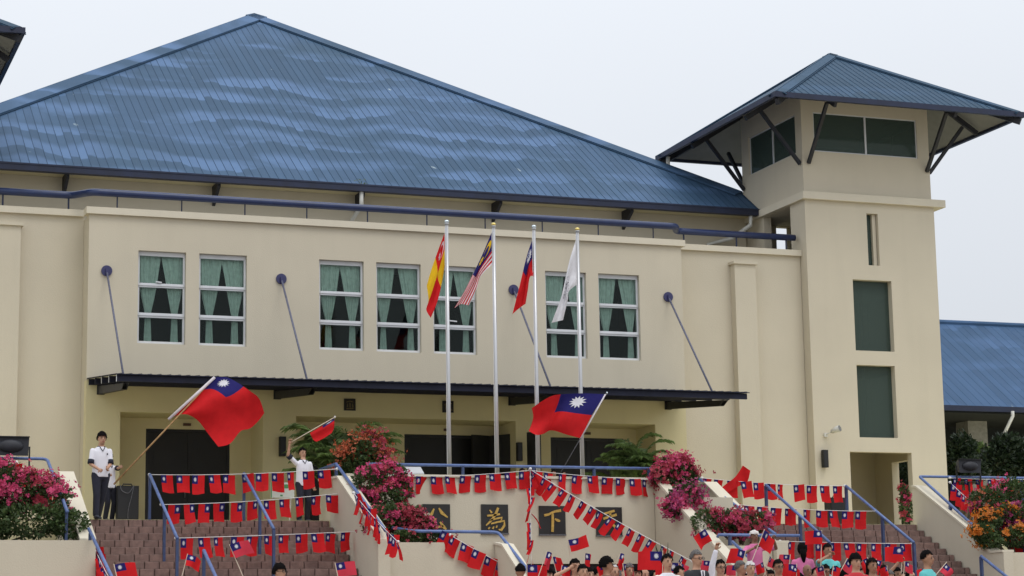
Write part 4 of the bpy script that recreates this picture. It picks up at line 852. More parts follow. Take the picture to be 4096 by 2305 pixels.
for (xa, ya), ch, lb in (((1689, 2017), 'gong', 'black plaque half hidden by bougainvillea'), ((1923, 2018), 'wei', 'black plaque with the most intricate gold character'), ((2154, 2024), 'xia', 'black plaque with a T shaped gold character'), ((2382, 2029), 'tian', 'black plaque with a gold character crossed by diagonal flags')):
    a = atY(xa, ya, -5.75); s = .60
    o = MB().box(a.x, a.x+s, -5.785, -5.752, a.z-s, a.z).build('plaque', 'plaque', org=Vector((a.x+s/2, -5.75, a.z-s))); T(o, lb, 'plaque', 'plaques on the podium wall'); strokes(o, a.x, -5.785, a.z, s, CH[ch], 'gold', .02)
    MB().box(a.x-.01, a.x+s+.01, -5.79, -5.752, a.z-s-.03, a.z-s-.001).build('ledge', 'grey_steel', o)

# ================================================================== LOUDSPEAKERS, LAMPS, BOARD
def wall_speaker(label, px0, px1, y):
    a, b = atY(*px0, y), atY(*px1, y); d = (b.x-a.x)
    t = thing('wall_loudspeaker', label, 'loudspeaker', (a.x, y, b.z), 'slim column loudspeakers on the walls'); yf = y-.04-d*.9
    MB().box(a.x, b.x, yf, y-.04, b.z, a.z).build('cabinet', 'speaker_black', t); MB().box(a.x+.012, b.x-.012, yf-.006, yf-.001, b.z+.015, a.z-.015).build('grille', 'black', t)
    MB().box((a.x+b.x)/2-.03, (a.x+b.x)/2+.03, y-.039, y-.002, (a.z+b.z)/2-.05, (a.z+b.z)/2+.05).build('bracket', 'dark_steel', t); return t
wall_speaker('slim black loudspeaker on the wall left of the waving student', (1113, 1749), (1137, 1827), -.0)
wall_speaker('slim black loudspeaker on the wall between the open doors and right entrance', (2061, 1772), (2082, 1846), -.0)
wall_speaker('small black loudspeaker above the red bougainvillea on the right wing wall', (2688, 1788), (2711, 1850), .75)
wall_speaker('slim black loudspeaker on the tower left of its doorway', (3281, 1802), (3303, 1872), .4)
def pa(label, px0, px1, y, cable):
    a, b = atY(*px0, y), atY(px1[0], px0[1], y); x0, x1, zt = a.x, b.x, a.z; D = .34
    t = thing('floor_loudspeaker', label, 'loudspeaker', ((x0+x1)/2, y+D/2, 0))
    MB().add([(x0, y, .02), (x1, y, .02), (x1-.03, y+D, .02), (x0+.03, y+D, .02), (x0, y, zt), (x1, y, zt), (x1-.03, y+D, zt), (x0+.03, y+D, zt)], [(0, 1, 5, 4), (1, 2, 6, 5), (2, 3, 7, 6), (3, 0, 4, 7), (4, 5, 6, 7), (3, 2, 1, 0)]).build('cabinet', 'speaker_black', t)
    MB().box(x0+.02, x1-.02, y-.012, y-.001, .05, zt-.03).build('grille', 'black', t)
    for xx in (x0+.05, x1-.05): MB().tube([(xx, y+.05, 0), (xx, y+.05, .02)], .02, 8).build('foot', 'black', t)
    MB().tube([(x0+.12, y+.1, zt+.002), (x0+.14, y+.1, zt+.04), (x1-.14, y+.1, zt+.04), (x1-.12, y+.1, zt+.002)], .014, 6).build('handle', 'black', t)
    if cable:
        w_ = x1-x0; c = [(x0+.15*w_, y+.02, zt+.012), (x0+.2*w_, y-.04, zt-.10), (x0+.5*w_, y-.04, zt-.15), (x0+.72*w_, y-.03, zt-.02), (x0+.75*w_, y-.03, zt+.0), (x0+.65*w_, y-.04, zt-.22), (x0+.5*w_, y-.04, zt-.5), (x0+.52*w_, y-.04, zt-.7), (x0+.7*w_, y-.05, .03)]
        MB().tube([crom([Vector(p) for p in c], i/40) for i in range(41)], .007, 5).build('cable', 'grey_steel', t)
    return t
pa('black floor loudspeaker with looped cable beside the left steps', (469, 1943), (556, 2075), -4.9, True)
pa('black floor loudspeaker at the right stair head near the tower doorway', (3320, 1990), (3388, 2105), -4.7, False)
def flood(label, c, y, s=1., side=1):
    p = atY(*c, y); t = thing('floodlight', label, 'floodlight', (p.x, y, p.z-.9), 'black floodlights on stands')
    w_, h_, d_ = .36*s, .20*s, .16*s
    MB().add([(p.x-w_, y, p.z-h_), (p.x+w_, y, p.z-h_), (p.x+w_*1.05, y, p.z+h_), (p.x-w_*1.05, y, p.z+h_), (p.x-w_*.7, y+d_*2, p.z-h_*.6), (p.x+w_*.7, y+d_*2, p.z-h_*.6), (p.x+w_*.7, y+d_*2, p.z+h_*.7), (p.x-w_*.7, y+d_*2, p.z+h_*.7)],
             [(0, 1, 2, 3), (4, 7, 6, 5), (0, 4, 5, 1), (1, 5, 6, 2), (2, 6, 7, 3), (3, 7, 4, 0)]).build('housing', 'dark_steel', t)
    MB().box(p.x-w_*.6, p.x+w_*.6, y+d_*2+.002, y+d_*2+.012, p.z-h_*.5, p.z+h_*.6).build('lens', 'lens_glass', t); MB().ell((p.x, y, p.z), (w_*.75, .09, h_*.7), 14, 8).build('reflector_back', 'dark_steel', t, smooth=True); MB().box(p.x-w_*1.06, p.x+w_*1.06, y-.05, y-.002, p.z+h_*.9, p.z+h_).build('hood', 'black', t)
    for sx_ in (-1, 1): MB().beam((p.x+sx_*w_*1.1, y+.08, p.z), (p.x+sx_*w_*1.1, y+.08, p.z-h_*2.2), .03, .03).build('bracket', 'black', t)
    MB().box(p.x-w_*1.12, p.x+w_*1.12, y+.06, y+.10, p.z-h_*2.3, p.z-h_*2.2).build('crossbar', 'black', t); MB().tube([(p.x, y+.08, p.z-h_*2.3), (p.x, y+.08, p.z-1.1)], .025, 8).build('stand', 'black', t)
    for sx_ in (-1, 1): MB().beam((p.x+sx_*w_*.95, y+.05, p.z-h_*2.2), (p.x+sx_*w_*.95, y+.05, p.z-1.0), .03, .03).build('leg', 'black', t)
flood('black floodlight on a stand at the far left edge', (42, 1784), -5.9, .95); flood('black floodlight above the far right flower planter', (3880, 1864), -5.6, .8)
p = atY(3325, 1727, .38); t = thing('spot_lamp', 'small round wall lamp on the tower above the loudspeaker', 'lamp', (p.x-.12, .4, p.z-.1))
MB().box(p.x-.22, p.x-.12, .34, .398, p.z-.14, p.z-.04).build('base', 'white_pvc', t); MB().tube([(p.x-.17, .34, p.z-.08), (p.x-.1, .2, p.z-.03)], .018, 6).build('arm', 'white_pvc', t)
MB().tube([(p.x-.08, .22, p.z-.02), (p.x-.02, .12, p.z+.02), (p.x+.05, .02, p.z+.05)], [.05, .075, .09], 14).build('head', 'white_pvc', t, smooth=True); MB().tube([(p.x+.05, .018, p.z+.051), (p.x+.054, .012, p.z+.053)], .078, 14).build('lens', 'lens_glass', t)
a, b = atY(1083, 1930, -5.1), atY(1176, 1992, -5.1)
t = MB().box(a.x, b.x, -5.12, -5.10, b.z, a.z).build('placard', 'board'); T(t, 'pale placard with green marks behind the upper left flag strings', 'placard')
for q in ((a.x+.0, a.x+.02, -5.124, -5.121, b.z, a.z), ((a.x+b.x)/2+.02, (a.x+b.x)/2+.12, -5.124, -5.121, a.z-.12, a.z-.04), ((a.x+b.x)/2-.05, (a.x+b.x)/2, -5.124, -5.121, b.z+.03, b.z+.06)): MB().box(*q).build('printed_mark', 'green_mark', t)
for xx in (a.x+.06, b.x-.06): MB().beam((xx, -5.09, b.z+.05), (xx, -4.95, 0), .02, .02).build('leg', 'alu', t)
t = MB(); a = atY(1590, 1835, -4.4); 
t = thing('lectern', 'pale lectern top showing above the podium rail at the doors', 'lectern', (a.x+.25, -4.4, 0))
MB().add([(a.x, -4.55, 1.05), (a.x+.55, -4.55, 1.05), (a.x+.6, -4.15, 1.22), (a.x-.05, -4.15, 1.22), (a.x, -4.55, 1.09), (a.x+.55, -4.55, 1.09), (a.x+.6, -4.15, 1.26), (a.x-.05, -4.15, 1.26)], [(0, 3, 2, 1), (4, 5, 6, 7), (0, 1, 5, 4), (1, 2, 6, 5), (2, 3, 7, 6), (3, 0, 4, 7)]).build('top', 'alu', t)
MB().box(a.x+.05, a.x+.5, -4.5, -4.2, .04, 1.04).build('body', 'glass', t); MB().box(a.x-.02, a.x+.57, -4.55, -4.15, 0, .04).build('base', 'alu', t)

# ================================================================== PLANTS
def foliage(mb, lumps, n, size, rn, mi=0, shell=.45, zflat=.0):
    """leaf-sized faces through the volume of several lumps, denser near the surface"""
    wts = [l[1][0]*l[1][1]+l[1][0]*l[1][2] for l in lumps]; tot = sum(wts)
    for c, r_, in lumps:
        k = int(n*(r_[0]*r_[1]+r_[0]*r_[2])/tot)
        for _ in range(k):
            d = Vector((rn.gauss(0, 1), rn.gauss(0, 1), rn.gauss(0, 1))).normalized(); rad = rn.uniform(shell, 1.0)**.6
            nn = 1+.28*noise.noise(Vector((d.x*2.2+c[0], d.y*2.2+c[1], d.z*2.2+c[2])))
            p = Vector((c[0]+d.x*r_[0]*rad*nn, c[1]+d.y*r_[1]*rad*nn, c[2]+d.z*r_[2]*rad*nn))
            s = size*rn.uniform(.6, 1.35); a = (d+Vector((rn.uniform(-1, 1), rn.uniform(-1, 1), rn.uniform(-.6, 1)))*.9).normalized()*s; b = a.cross(Vector((rn.uniform(-1, 1), rn.uniform(-1, 1), rn.uniform(-1, 1)))).normalized()*s*.36
            q = a.cross(b).normalized()*s*.12
            mb.add([p, p+a*.45+b+q, p+a, p+a*.45-b+q], [(0, 1, 2), (0, 2, 3)], mi)
def blooms(mb, lumps, nclump, per, size, rn, mats_n, up=.15, front=.2, spread=.11):
    for _ in range(nclump):
        c, r_ = rn.choice(lumps); d = Vector((rn.gauss(0, 1), rn.gauss(0, 1)-front, rn.gauss(0, 1)+up)).normalized()
        nn = 1+.28*noise.noise(Vector((d.x*2.2+c[0], d.y*2.2+c[1], d.z*2.2+c[2])))
        o_ = Vector((c[0]+d.x*r_[0]*nn, c[1]+d.y*r_[1]*nn, c[2]+d.z*r_[2]*nn)); mi = rn.randrange(mats_n); sp = spread*rn.uniform(.6, 1.5)
        for _ in range(per):
            p = o_+Vector((rn.gauss(0, sp), rn.gauss(0, sp), rn.gauss(0, sp*.7))); ax = (d+Vector((rn.uniform(-1, 1), rn.uniform(-1, 1), rn.uniform(-1, 1)))*.8).normalized(); e1 = ax.orthogonal().normalized(); e2 = ax.cross(e1); s = size*rn.uniform(.7, 1.3); t0 = rn.uniform(0, 6)
            for k in range(3):
                t = t0+k*2.094; v = (e1*math.cos(t)+e2*math.sin(t)); w_ = (e1*math.cos(t+1.57)+e2*math.sin(t+1.57))
                mb.add([p, p+v*s*.55+w_*s*.52+ax*s*.25, p+v*s*.92+ax*s*.4, p+v*s*.55-w_*s*.52+ax*s*.25], [(0, 1, 2), (0, 2, 3)], mi)
def shrub(name, label, base, lumps, nl, nc, per, fm, lm=('leaf_a', 'leaf_b'), bl=None, cat='shrub', lsz=.07, fsz=.048, seed=1, **kw):
    rn = random.Random(seed); t = thing(name, label, cat, Vector(base), 'flowering shrubs'); st = MB()
    for c, r_ in lumps:
        b = Vector(base)+Vector((rn.uniform(-.15, .15), rn.uniform(-.1, .1), 0)); e = Vector(c)
        st.tube([b, b.lerp(e, .5)+Vector((rn.uniform(-.1, .1), 0, .05)), e], [.025, .018, .008], 6)
        for _ in range(5):
            d = Vector((rn.gauss(0, 1), rn.gauss(0, 1), abs(rn.gauss(0, 1)))).normalized(); st.tube([e, e+Vector((d.x*r_[0], d.y*r_[1], d.z*r_[2]))*.8], [.008, .003], 4)
    st.build('stems', 'bark', t)
    half = nl//2
    for m_ in lm:
        f_ = MB(); foliage(f_, lumps, half, lsz, rn); f_.build('leaves', m_, t, kind='stuff')
    if nc:
        f_ = MB(); blooms(f_, lumps[:bl] if bl else lumps, nc, per, fsz, rn, len(fm), **kw); f_.build('blossoms', list(fm), t, kind='stuff')
    return t
def L_(x, y, Y, rx, rz, ry=None):
    p = atY(x, y, Y); return (tuple(p), (rx, ry or rx*.8, rz))
shrub('bougainvillea', 'pink bougainvillea spilling over the bottom left planter', (4.6, -7.4, -.7), [L_(60, 1960, -7.4, .62, .36), L_(190, 1990, -7.5, .42, .36), L_(-30, 1910, -7.4, .5, .4), L_(120, 2080, -7.8, .85, .32, .5), L_(280, 2100, -8.0, .38, .26), L_(-60, 2080, -7.6, .6, .4)], 9500, 78, 22, ('pink', 'pink', 'redpink'), seed=2, up=.5, spread=.08, bl=3)
shrub('bougainvillea', 'tall pink bougainvillea left of the podium flags', (12.6, -6.5, .0), [L_(1480, 1930, -6.6, .36, .30), L_(1560, 1900, -6.5, .34, .25), L_(1540, 1985, -6.7, .42, .26), L_(1600, 1960, -6.6, .25, .25)], 3400, 60, 20, ('pink', 'pink', 'redpink'), seed=3, spread=.07)
shrub('bougainvillea', 'wide crimson bougainvillea in the low planter before the first plaque', (13.0, -7.6, -.7), [L_(1560, 2075, -7.7, .42, .26), L_(1625, 2068, -7.7, .34, .23), L_(1680, 2100, -7.8, .24, .15), L_(1500, 2110, -7.9, .22, .18)], 3600, 64, 20, ('redpink', 'redpink', 'pink'), seed=4, spread=.07)
shrub('hedge_plant', 'low green plants along the front of the left low planter', (13.2, -8.4, -.72), [L_(1640, 2145, -8.45, .35, .09, .15), L_(1730, 2150, -8.45, .25, .09, .15)], 1300, 6, 10, ('redpink',), seed=5)
shrub('ixora_bush', 'orange flowering bush between the palm and the podium rail', (12.0, -4.0, 0), [L_(1440, 1830, -4.2, .50, .42), L_(1490, 1790, -4.0, .30, .30), L_(1390, 1860, -4.2, .35, .35), L_(1500, 1860, -4.1, .35, .35)], 4200, 42, 26, ('coral', 'coral', 'redpink'), seed=6, up=.7)
shrub('bougainvillea', 'red bougainvillea above the pale sloping wall right of the podium', (19.7, -5.8, .45), [L_(2700, 1870, -5.8, .38, .24), L_(2660, 1910, -5.9, .28, .26), L_(2745, 1900, -5.8, .26, .24)], 2600, 55, 24, ('redpink', 'redpink', 'pink'), seed=7, up=.5, spread=.08)
shrub('bougainvillea', 'mauve pink bougainvillea hanging over the stair rail right of the podium', (19.7, -6.6, .3), [L_(2740, 1990, -6.8, .38, .28), L_(2700, 2030, -6.9, .24, .2), L_(2770, 2010, -6.8, .25, .25)], 2200, 62, 24, ('magenta', 'magenta', 'pink'), seed=8, spread=.08)
shrub('bougainvillea', 'dark red bougainvillea above the rail behind the turbaned woman', (19.8, -7.9, -.6), [L_(2830, 2090, -7.9, .34, .26), L_(2920, 2085, -7.9, .40, .22), L_(3030, 2090, -7.9, .34, .22), L_(2980, 2110, -8.0, .4, .2)], 3000, 46, 22, ('redpink', 'pink'), seed=9, spread=.08)
shrub('bougainvillea', 'far right flowering shrub with red and orange blooms', (27.0, -7.3, -.9), [L_(3960, 2010, -7.2, .45, .35), L_(4060, 1990, -7.1, .5, .4), L_(4090, 2080, -7.4, .45, .4), L_(3990, 2070, -7.5, .35, .35)], 7000, 34, 18, ('redpink', 'coral', 'pink'), ('leaf_b', 'leaf_a'), seed=10, up=.6)
shrub('marigold_bush', 'orange flowers at the corner of the far right planter', (26.3, -8.2, -.9), [L_(3930, 2130, -8.3, .28, .16), L_(3960, 2085, -8.1, .25, .2), L_(4030, 2050, -7.9, .25, .15), L_(3960, 2165, -8.3, .3, .14), L_(4060, 2150, -8.3, .4, .2)], 3600, 26, 20, ('orange',), seed=12, spread=.07, up=.5)
shrub('magenta_shrub', 'magenta flowers at the far right edge beside the orange ones', (27.3, -7.8, -.9), [L_(4075, 2070, -7.9, .25, .28)], 500, 16, 20, ('magenta',), seed=13, spread=.07)
shrub('bougainvillea', 'small pink flowering plant seen through the tower passage', (27.9, -1.2, 0), [L_(3625, 2030, -3.0, .16, .38), L_(3618, 1975, -3.0, .12, .2)], 500, 14, 14, ('redpink', 'pink'), seed=14, spread=.05)
# dark trees far right behind the wall and behind the tower passage
def bigbush(label, lumps, n, seed, lm=('leaf_dark', 'leaf_dark'), base=None, lsz=.13):
    rn = random.Random(seed); c0 = lumps[0][0]; b = Vector(base or (c0[0], c0[1], 0)); t = thing('garden_tree', label, 'tree', b, 'dark garden trees')
    tk = MB()
    for c, r_ in lumps: tk.tube([b+Vector((rn.uniform(-.05, .05), 0, 0)), b.lerp(Vector(c), .55)+Vector((rn.uniform(-.1, .1), 0, 0)), Vector(c)], [.06, .04, .015], 7)
    tk.build('trunk', 'bark', t); 
    for m_ in lm:
        f_ = MB(); foliage(f_, lumps, n//2, lsz, rn, shell=.25); f_.build('crown', m_, t, kind='stuff')
bigbush('dark bushy tree left of the floodlight beside the tower', [L_(3830, 1850, 2.5, .45, .55), L_(3850, 1790, 2.5, .35, .4), L_(3880, 1880, 2.2, .5, .35)], 2600, 21)
bigbush('dark bushy tree under the eave at the right edge', [L_(3990, 1850, 3.0, .55, .5), L_(4060, 1830, 3.0, .5, .6), L_(4020, 1790, 3.0, .4, .4), L_(4100, 1880, 3, .4, .5)], 3200, 22)
bigbush('pale green young shrub against the rear column', [L_(3905, 1815, 5.5, .4, .3), L_(3930, 1840, 5.5, .4, .3)], 1000, 23, ('leaf_b', 'palm_leaf'))
bigbush('dark hedge visible through the tower passage', [L_(3600, 1950, 7.5, .7, .8), L_(3610, 2060, 7.5, .7, .6), L_(3590, 1880, 7.5, .6, .5)], 2600, 24, base=(32, 7.5, 0))
# palms
def palm(label, base, fronds, seed, spread=1.0, lm='palm_leaf'):
    rn = random.Random(seed); b = Vector(base); t = thing('areca_palm', label, 'palm', b, 'clumping palms on the terrace')
    st = MB()
    for _ in range(6):
        o_ = Vector((rn.uniform(-.18, .18), rn.uniform(-.12, .12), 0)); st.tube([b+o_, b+o_*1.6+Vector((0, 0, .9))], [.03, .02], 7)
    st.build('stems', 'leaf_b', t)
    for i in range(fronds):
        az = rn.uniform(0, 6.28); ln = rn.uniform(.9, 1.5)*spread; lift = rn.uniform(.75, 1.75); d = Vector((math.cos(az), math.sin(az)*.7, 0)); st0 = b+Vector((rn.uniform(-.2, .2), rn.uniform(-.15, .15), rn.uniform(.5, .85)))
        pts = [st0+d*(ln*s*(.26+.46*s))+Vector((0, 0, lift*(s*1.65-s*s*.95)))*ln*.72 for s in [k/10 for k in range(11)]]
        mb = MB().tube(pts, [.012-.001*k for k in range(11)], 5)
        for k in range(2, 11):
            for h in (0, .33, .66):
                if k == 10 and h: continue
                p = pts[k] if not h else pts[k].lerp(pts[min(k+1, 10)], h); tg = (pts[min(k+1, 10)]-pts[k-1]).normalized(); sd2 = tg.cross(Vector((0, 0, 1))).normalized()
                for s in (-1, 1):
                    L2 = .36*(1-abs(k-5.5)/9)*rn.uniform(.8, 1.15)*spread; dd = (tg*.75+sd2*s*.7+Vector((0, 0, -.18+rn.uniform(-.15, .15)))).normalized()*L2; wv = tg.cross(dd).cross(dd).normalized()*.016
                    mb.add([p, p+dd*.5+wv+Vector((0, 0, .01)), p+dd+Vector((0, 0, -.05)), p+dd*.5-wv+Vector((0, 0, .01))], [(0, 1, 2), (0, 2, 3)])
        mb.build('frond', lm, t)
pb = atY(1330, 1900, -3.6); palm('large bushy palm behind the raised small flag', (pb.x, -3.6, .25), 42, 31, 1.02); pb2 = atY(1420, 1900, -3.2); palm('second palm behind the orange bush reaching toward the doors', (pb2.x, -3.2, .25), 34, 32, 1.05)
pb = atY(2560, 1900, -3.4); palm('feathery palm behind the podium rail right of the doors', (pb.x, -3.4, .35), 36, 33, .8)
pb = atY(2490, 1900, -3.0); palm('smaller palm in front of the right entrance door', (pb.x, -3.0, .3), 26, 34, .72)
sp = MB(); b = atY(2655, 2205, -9.5)
for i in range(7):
    a = random.uniform(-.5, .5); sp.tube([b+Vector((0, 0, -1.1)), b+Vector((a*.12, 0, -.3)), b+Vector((-.05+a*.3, 0, .12+random.uniform(-.25, .1)))], [.03, .028, .002], 5)
t = sp.build('agave_plant', 'leaf_a'); T(t, 'spiky green plant sticking up behind the crowd at the podium corner', 'plant')

# ================================================================== PEOPLE
def remesh(mb, vox, smooth=4):
    me = bpy.data.meshes.new('tmp'); me.from_pydata([tuple(p) for p in mb.v], [], mb.f)
    bm = bmesh.new(); bm.from_mesh(me); bmesh.ops.recalc_face_normals(bm, faces=bm.faces); bm.to_mesh(me); bm.free()
    o = bpy.data.objects.new('tmp', me); COL.objects.link(o)
    r_ = o.modifiers.new('r', 'REMESH'); r_.mode = 'VOXEL'; r_.voxel_size = vox
    s_ = o.modifiers.new('s', 'SMOOTH'); s_.iterations = smooth; s_.factor = .5
    dg = bpy.context.evaluated_depsgraph_get(); out = bpy.data.meshes.new_from_object(o.evaluated_get(dg))
    vs_ = [v.co.copy() for v in out.vertices]; fs = [list(p.vertices) for p in out.polygons]
    bpy.data.objects.remove(o); bpy.data.meshes.remove(me); bpy.data.meshes.remove(out)
    m_ = MB(); m_.add(vs_, fs); return m_
def rings(mb, rs, n=18):
    """closed loft through ellipses (cx, cy, z, rx, ry)"""
    k = len(mb.v)
    for cx_, cy_, z, rx, ry in rs:
        for j in range(n):
            t = 2*math.pi*j/n; mb.v.append(Vector((cx_+rx*math.cos(t), cy_+ry*math.sin(t), z)))
    for i in range(len(rs)-1):
        for j in range(n): mb.f.append([k+i*n+j, k+i*n+(j+1) % n, k+(i+1)*n+(j+1) % n, k+(i+1)*n+j]); mb.m.append(0)
    mb.f.append([k+j for j in range(n)][::-1]); mb.m.append(0); e = k+(len(rs)-1)*n; mb.f.append([e+j for j in range(n)]); mb.m.append(0)
def limb(mb, P, rad, n=10):
    P = [Vector(p) for p in P]
    for i in range(len(P)-1):
        a, b = P[i], P[i+1]; st = 4
        mb.tube([a.lerp(b, s/st) for s in range(st+1)], [rad[i]+(rad[i+1]-rad[i])*s/st for s in range(st+1)], n)
    for p, r_ in zip(P, rad): mb.ell(p, (r_, r_, r_), 10, 8)
def ik(a, t, l1, l2, pole):
    a, t = Vector(a), Vector(t); d = t-a; L0 = min(d.length, (l1+l2)*.995); d.normalize(); x = (l1*l1-l2*l2+L0*L0)/(2*L0); h = math.sqrt(max(l1*l1-x*x, 0))
    p = Vector(pole); p = (p-d*p.dot(d)); p = p.normalized() if p.length > 1e-4 else d.orthogonal(); return a+d*x+p*h, a+d*L0
def hand(mb, w, d, grip=True):
    """palm, four fingers curled and a thumb leaving the side of the palm"""
    d = d.normalized(); sd2 = d.cross(Vector((0, 1, .2))).normalized(); nr = sd2.cross(d).normalized()
    c = w+d*.045; mb.ell(c, (.036, .022, .045), 10, 8, rot=Matrix((sd2, nr, d)).transposed())
    for i, (off, ln) in enumerate(((-.027, .062), (-.009, .072), (.009, .068), (.026, .052))):
        b = w+d*.082+sd2*off; cu = .9 if grip else .35
        p1 = b+d*ln*.5+nr*-.012*cu; p2 = p1+d*ln*.3*(1-cu*.5)-nr*.026*cu; p3 = p2+d*ln*.15*(1-cu)-nr*.022*cu-d*.012*cu
        mb.tube([b-d*.01, p1, p2, p3], [.0095, .009, .008, .006], 6)
    b = w+d*.03-sd2*.03; mb.tube([b, b-sd2*.025+d*.02-nr*.01, b-sd2*.022+d*.048-nr*.022], [.011, .010, .008], 6)
def person(label, X, Y, Z, h=1.68, face=0., hands=((None), (None)), skin='skin_a', shirt='shirt_white', pants='navy_cloth', hair='hair_black', style='short', glasses=False, trim=None, voxel=.017, tilt=(0, 0), sleeve='short', lean=0., walk=0., badge=False, build=1., group='people in the crowd', jacket=None):
    s = h/1.72; rot = Matrix.Rotation(face, 3, 'Z')
    t = thing('person', label, 'person', (X, Y, Z), group)
    def W_(mb):  # local -> world
        for i, p in enumerate(mb.v): mb.v[i] = rot @ (Vector(p)*s) + Vector((X, Y, Z))
        return mb
    lz = lambda z: lean*max(0, z-.9)
    bw = build
    hipL, hipR = Vector((-.092, 0, .88)), Vector((.092, 0, .88)); step = walk
    anL, anR = Vector((-.10-step*.12, -step*.5, .075)), Vector((.10-step*.25, step*.5, .075)); knL, _ = ik(hipL, anL, .42, .41, (0, -1, 0)); knR, _ = ik(hipR, anR, .42, .41, (0, -1, 0))
    shL, shR = Vector((-.172*bw, lz(1.4), 1.372)), Vector((.172*bw, lz(1.4), 1.372))
    wr = []
    for sd2, sh, tg in ((-1, shL, hands[0]), (1, shR, hands[1])):
        tg = Vector(tg) if tg is not None else Vector((sd2*.27, -.04, .83)); el, wt = ik(sh, tg, .285, .255, (sd2*.5, .6, -.5) if tg.z < 1.3 else (sd2*1, .1, -.6)); wr.append((sh, el, wt, wt-el))
    hc = Vector((0+tilt[0], lz(1.6)-.012+tilt[1], 1.602))
    b = MB()
    rings(b, [(0, 0, .80, .13, .09), (0, 0, .90, .165*bw, .112*bw), (0, lz(1.0), 1.0, .155*bw, .108*bw), (0, lz(1.12), 1.12, .148*bw, .102*bw), (0, lz(1.25), 1.25, .168*bw, .110*bw), (0, lz(1.36), 1.35, .145*bw, .090), (0, lz(1.43), 1.43, .095, .068), (tilt[0]*.2, lz(1.46), 1.46, .062, .060), (tilt[0]*.7, lz(1.5)+tilt[1]*.6, 1.53, .054, .056)])
    b.ell(hc+Vector((0, .006, .018)), (.076, .094, .100), 16, 12); b.ell(hc+Vector((0, -.022, -.048)), (.058, .066, .068), 14, 10); b.ell(hc+Vector((0, -.097, -.018)), (.014, .018, .026), 8, 6); b.ell(hc+Vector((-.077, .01, -.01)), (.011, .02, .032), 8, 6); b.ell(hc+Vector((.077, .01, -.01)), (.011, .02, .032), 8, 6)
    for sh, el, wt, d in wr: limb(b, [sh+Vector((-.02 if sh.x > 0 else .02, 0, -.02)), el, wt], [.042*bw, .038, .028])
    for hp, kn_, an in ((hipL, knL, anL), (hipR, knR, anR)): limb(b, [hp, kn_, an], [.085*bw, .056, .038])
    bb = remesh(b, voxel, 3)
    for sh, el, wt, d in wr: hand(bb, wt, d)
    W_(bb).build('body', skin, t, smooth=True)
    # trousers or skirt, shirt
    p = MB(); rings(p, [(0, 0, .78, .14, .10), (0, 0, .86, .178*bw, .125*bw), (0, 0, .95, .172*bw, .120*bw), (0, lz(1.0), 1.0, .163*bw, .114*bw)])
    for hp, kn_, an in ((hipL, knL, anL), (hipR, knR, anR)): limb(p, [hp, kn_, an+Vector((0, 0, .02))], [.102*bw, .074, .062])
    W_(remesh(p, max(voxel, .017), 2)).build('trousers', pants, t, smooth=True)
    q = MB(); rings(q, [(0, 0, .84, .180*bw, .130*bw), (0, 0, .92, .178*bw, .126*bw), (0, lz(1.1), 1.1, .168*bw, .120*bw), (0, lz(1.25), 1.25, .168*bw, .120*bw), (0, lz(1.36), 1.35, .165*bw, .108), (0, lz(1.42), 1.42, .122, .086), (0, lz(1.45), 1.45, .075, .070)])
    sf = .78 if sleeve == 'short' else 1.0
    for sh, el, wt, d in wr:
        if sleeve == 'short': limb(q, [sh+Vector((0, 0, -.012)), sh.lerp(el, sf)], [.058*bw, .055])
        else: limb(q, [sh, el, wt.lerp(el, .12)], [.070*bw, .054, .042])
    so = W_(remesh(q, max(voxel*.9, .015), 2)).build('jacket' if jacket else 'shirt', jacket or shirt, t, smooth=True)
    if jacket:
        v = MB().add([(-.045, lz(1.4)-.128, 1.43), (.045, lz(1.4)-.128, 1.43), (.0, lz(1.2)-.142, 1.12)], [(0, 1, 2)]).add([(-.012, lz(1.4)-.132, 1.42), (.012, lz(1.4)-.132, 1.42), (.016, lz(1.2)-.147, 1.2), (-.016, lz(1.2)-.147, 1.2)], [(0, 1, 2, 3)], 1); W_(v).build('shirt_front', ['shirt_white', 'navy_cloth'], t)
    if trim:
        c = MB(); c.tube([(math.cos(a)*.072, lz(1.44)+math.sin(a)*.066-.004, 1.452-.03*max(0, -math.sin(a))**3) for a in [i*math.pi/8 for i in range(17)]], .011, 6)
        c.tube([(-.05, -.088+lz(1.4), 1.43), (0, -.118+lz(1.36), 1.35), (.05, -.088+lz(1.4), 1.43)], .009, 6); W_(c).build('collar', trim, t, smooth=True)
        for sh, el, wt, d in wr: e = sh.lerp(el, sf); k = (el-sh).normalized(); W_(MB().tube([e-k*.03, e+k*.055], [.066, .066], 12)).build('cuff', trim, t, smooth=True)
    if badge: W_(MB().add([(.075, -.126+lz(1.3), 1.31), (.105, -.122+lz(1.3), 1.31), (.105, -.122+lz(1.3), 1.285), (.09, -.126+lz(1.3), 1.27), (.075, -.126+lz(1.3), 1.285)], [(0, 1, 2, 3, 4)])).build('badge', 'navy_cloth', t)
    for an in (anL, anR): W_(MB().ell(an+Vector((0, -.05, -.035)), (.048, .125, .042), 12, 8)).build('shoe', 'shoe', t, smooth=True)
    # hair
    if style != 'bald':
        hm = MB(); rn = random.Random(int(X*1000) % 997); sc = {'short': (.090, .107, .118), 'fringe': (.100, .120, .132), 'long': (.100, .116, .124), 'thin': (.083, .100, .108), 'turban': (.105, .115, .10)}[style]
        lo = {'short': -.25, 'fringe': -.45, 'long': -.9, 'thin': -.15, 'turban': .1}[style]; fr = {'short': .42, 'fringe': .20, 'long': .42, 'thin': .72, 'turban': .15}[style]
        def keep(d): return d.z > fr+.16*noise.noise(Vector((d.x*5, d.y*5, X))) or (d.y > -.15+max(0, -d.z)*.3 and d.z > lo)
        hm.ell(hc+Vector((0, .012, .022)), sc, 22, 16, keep=keep)
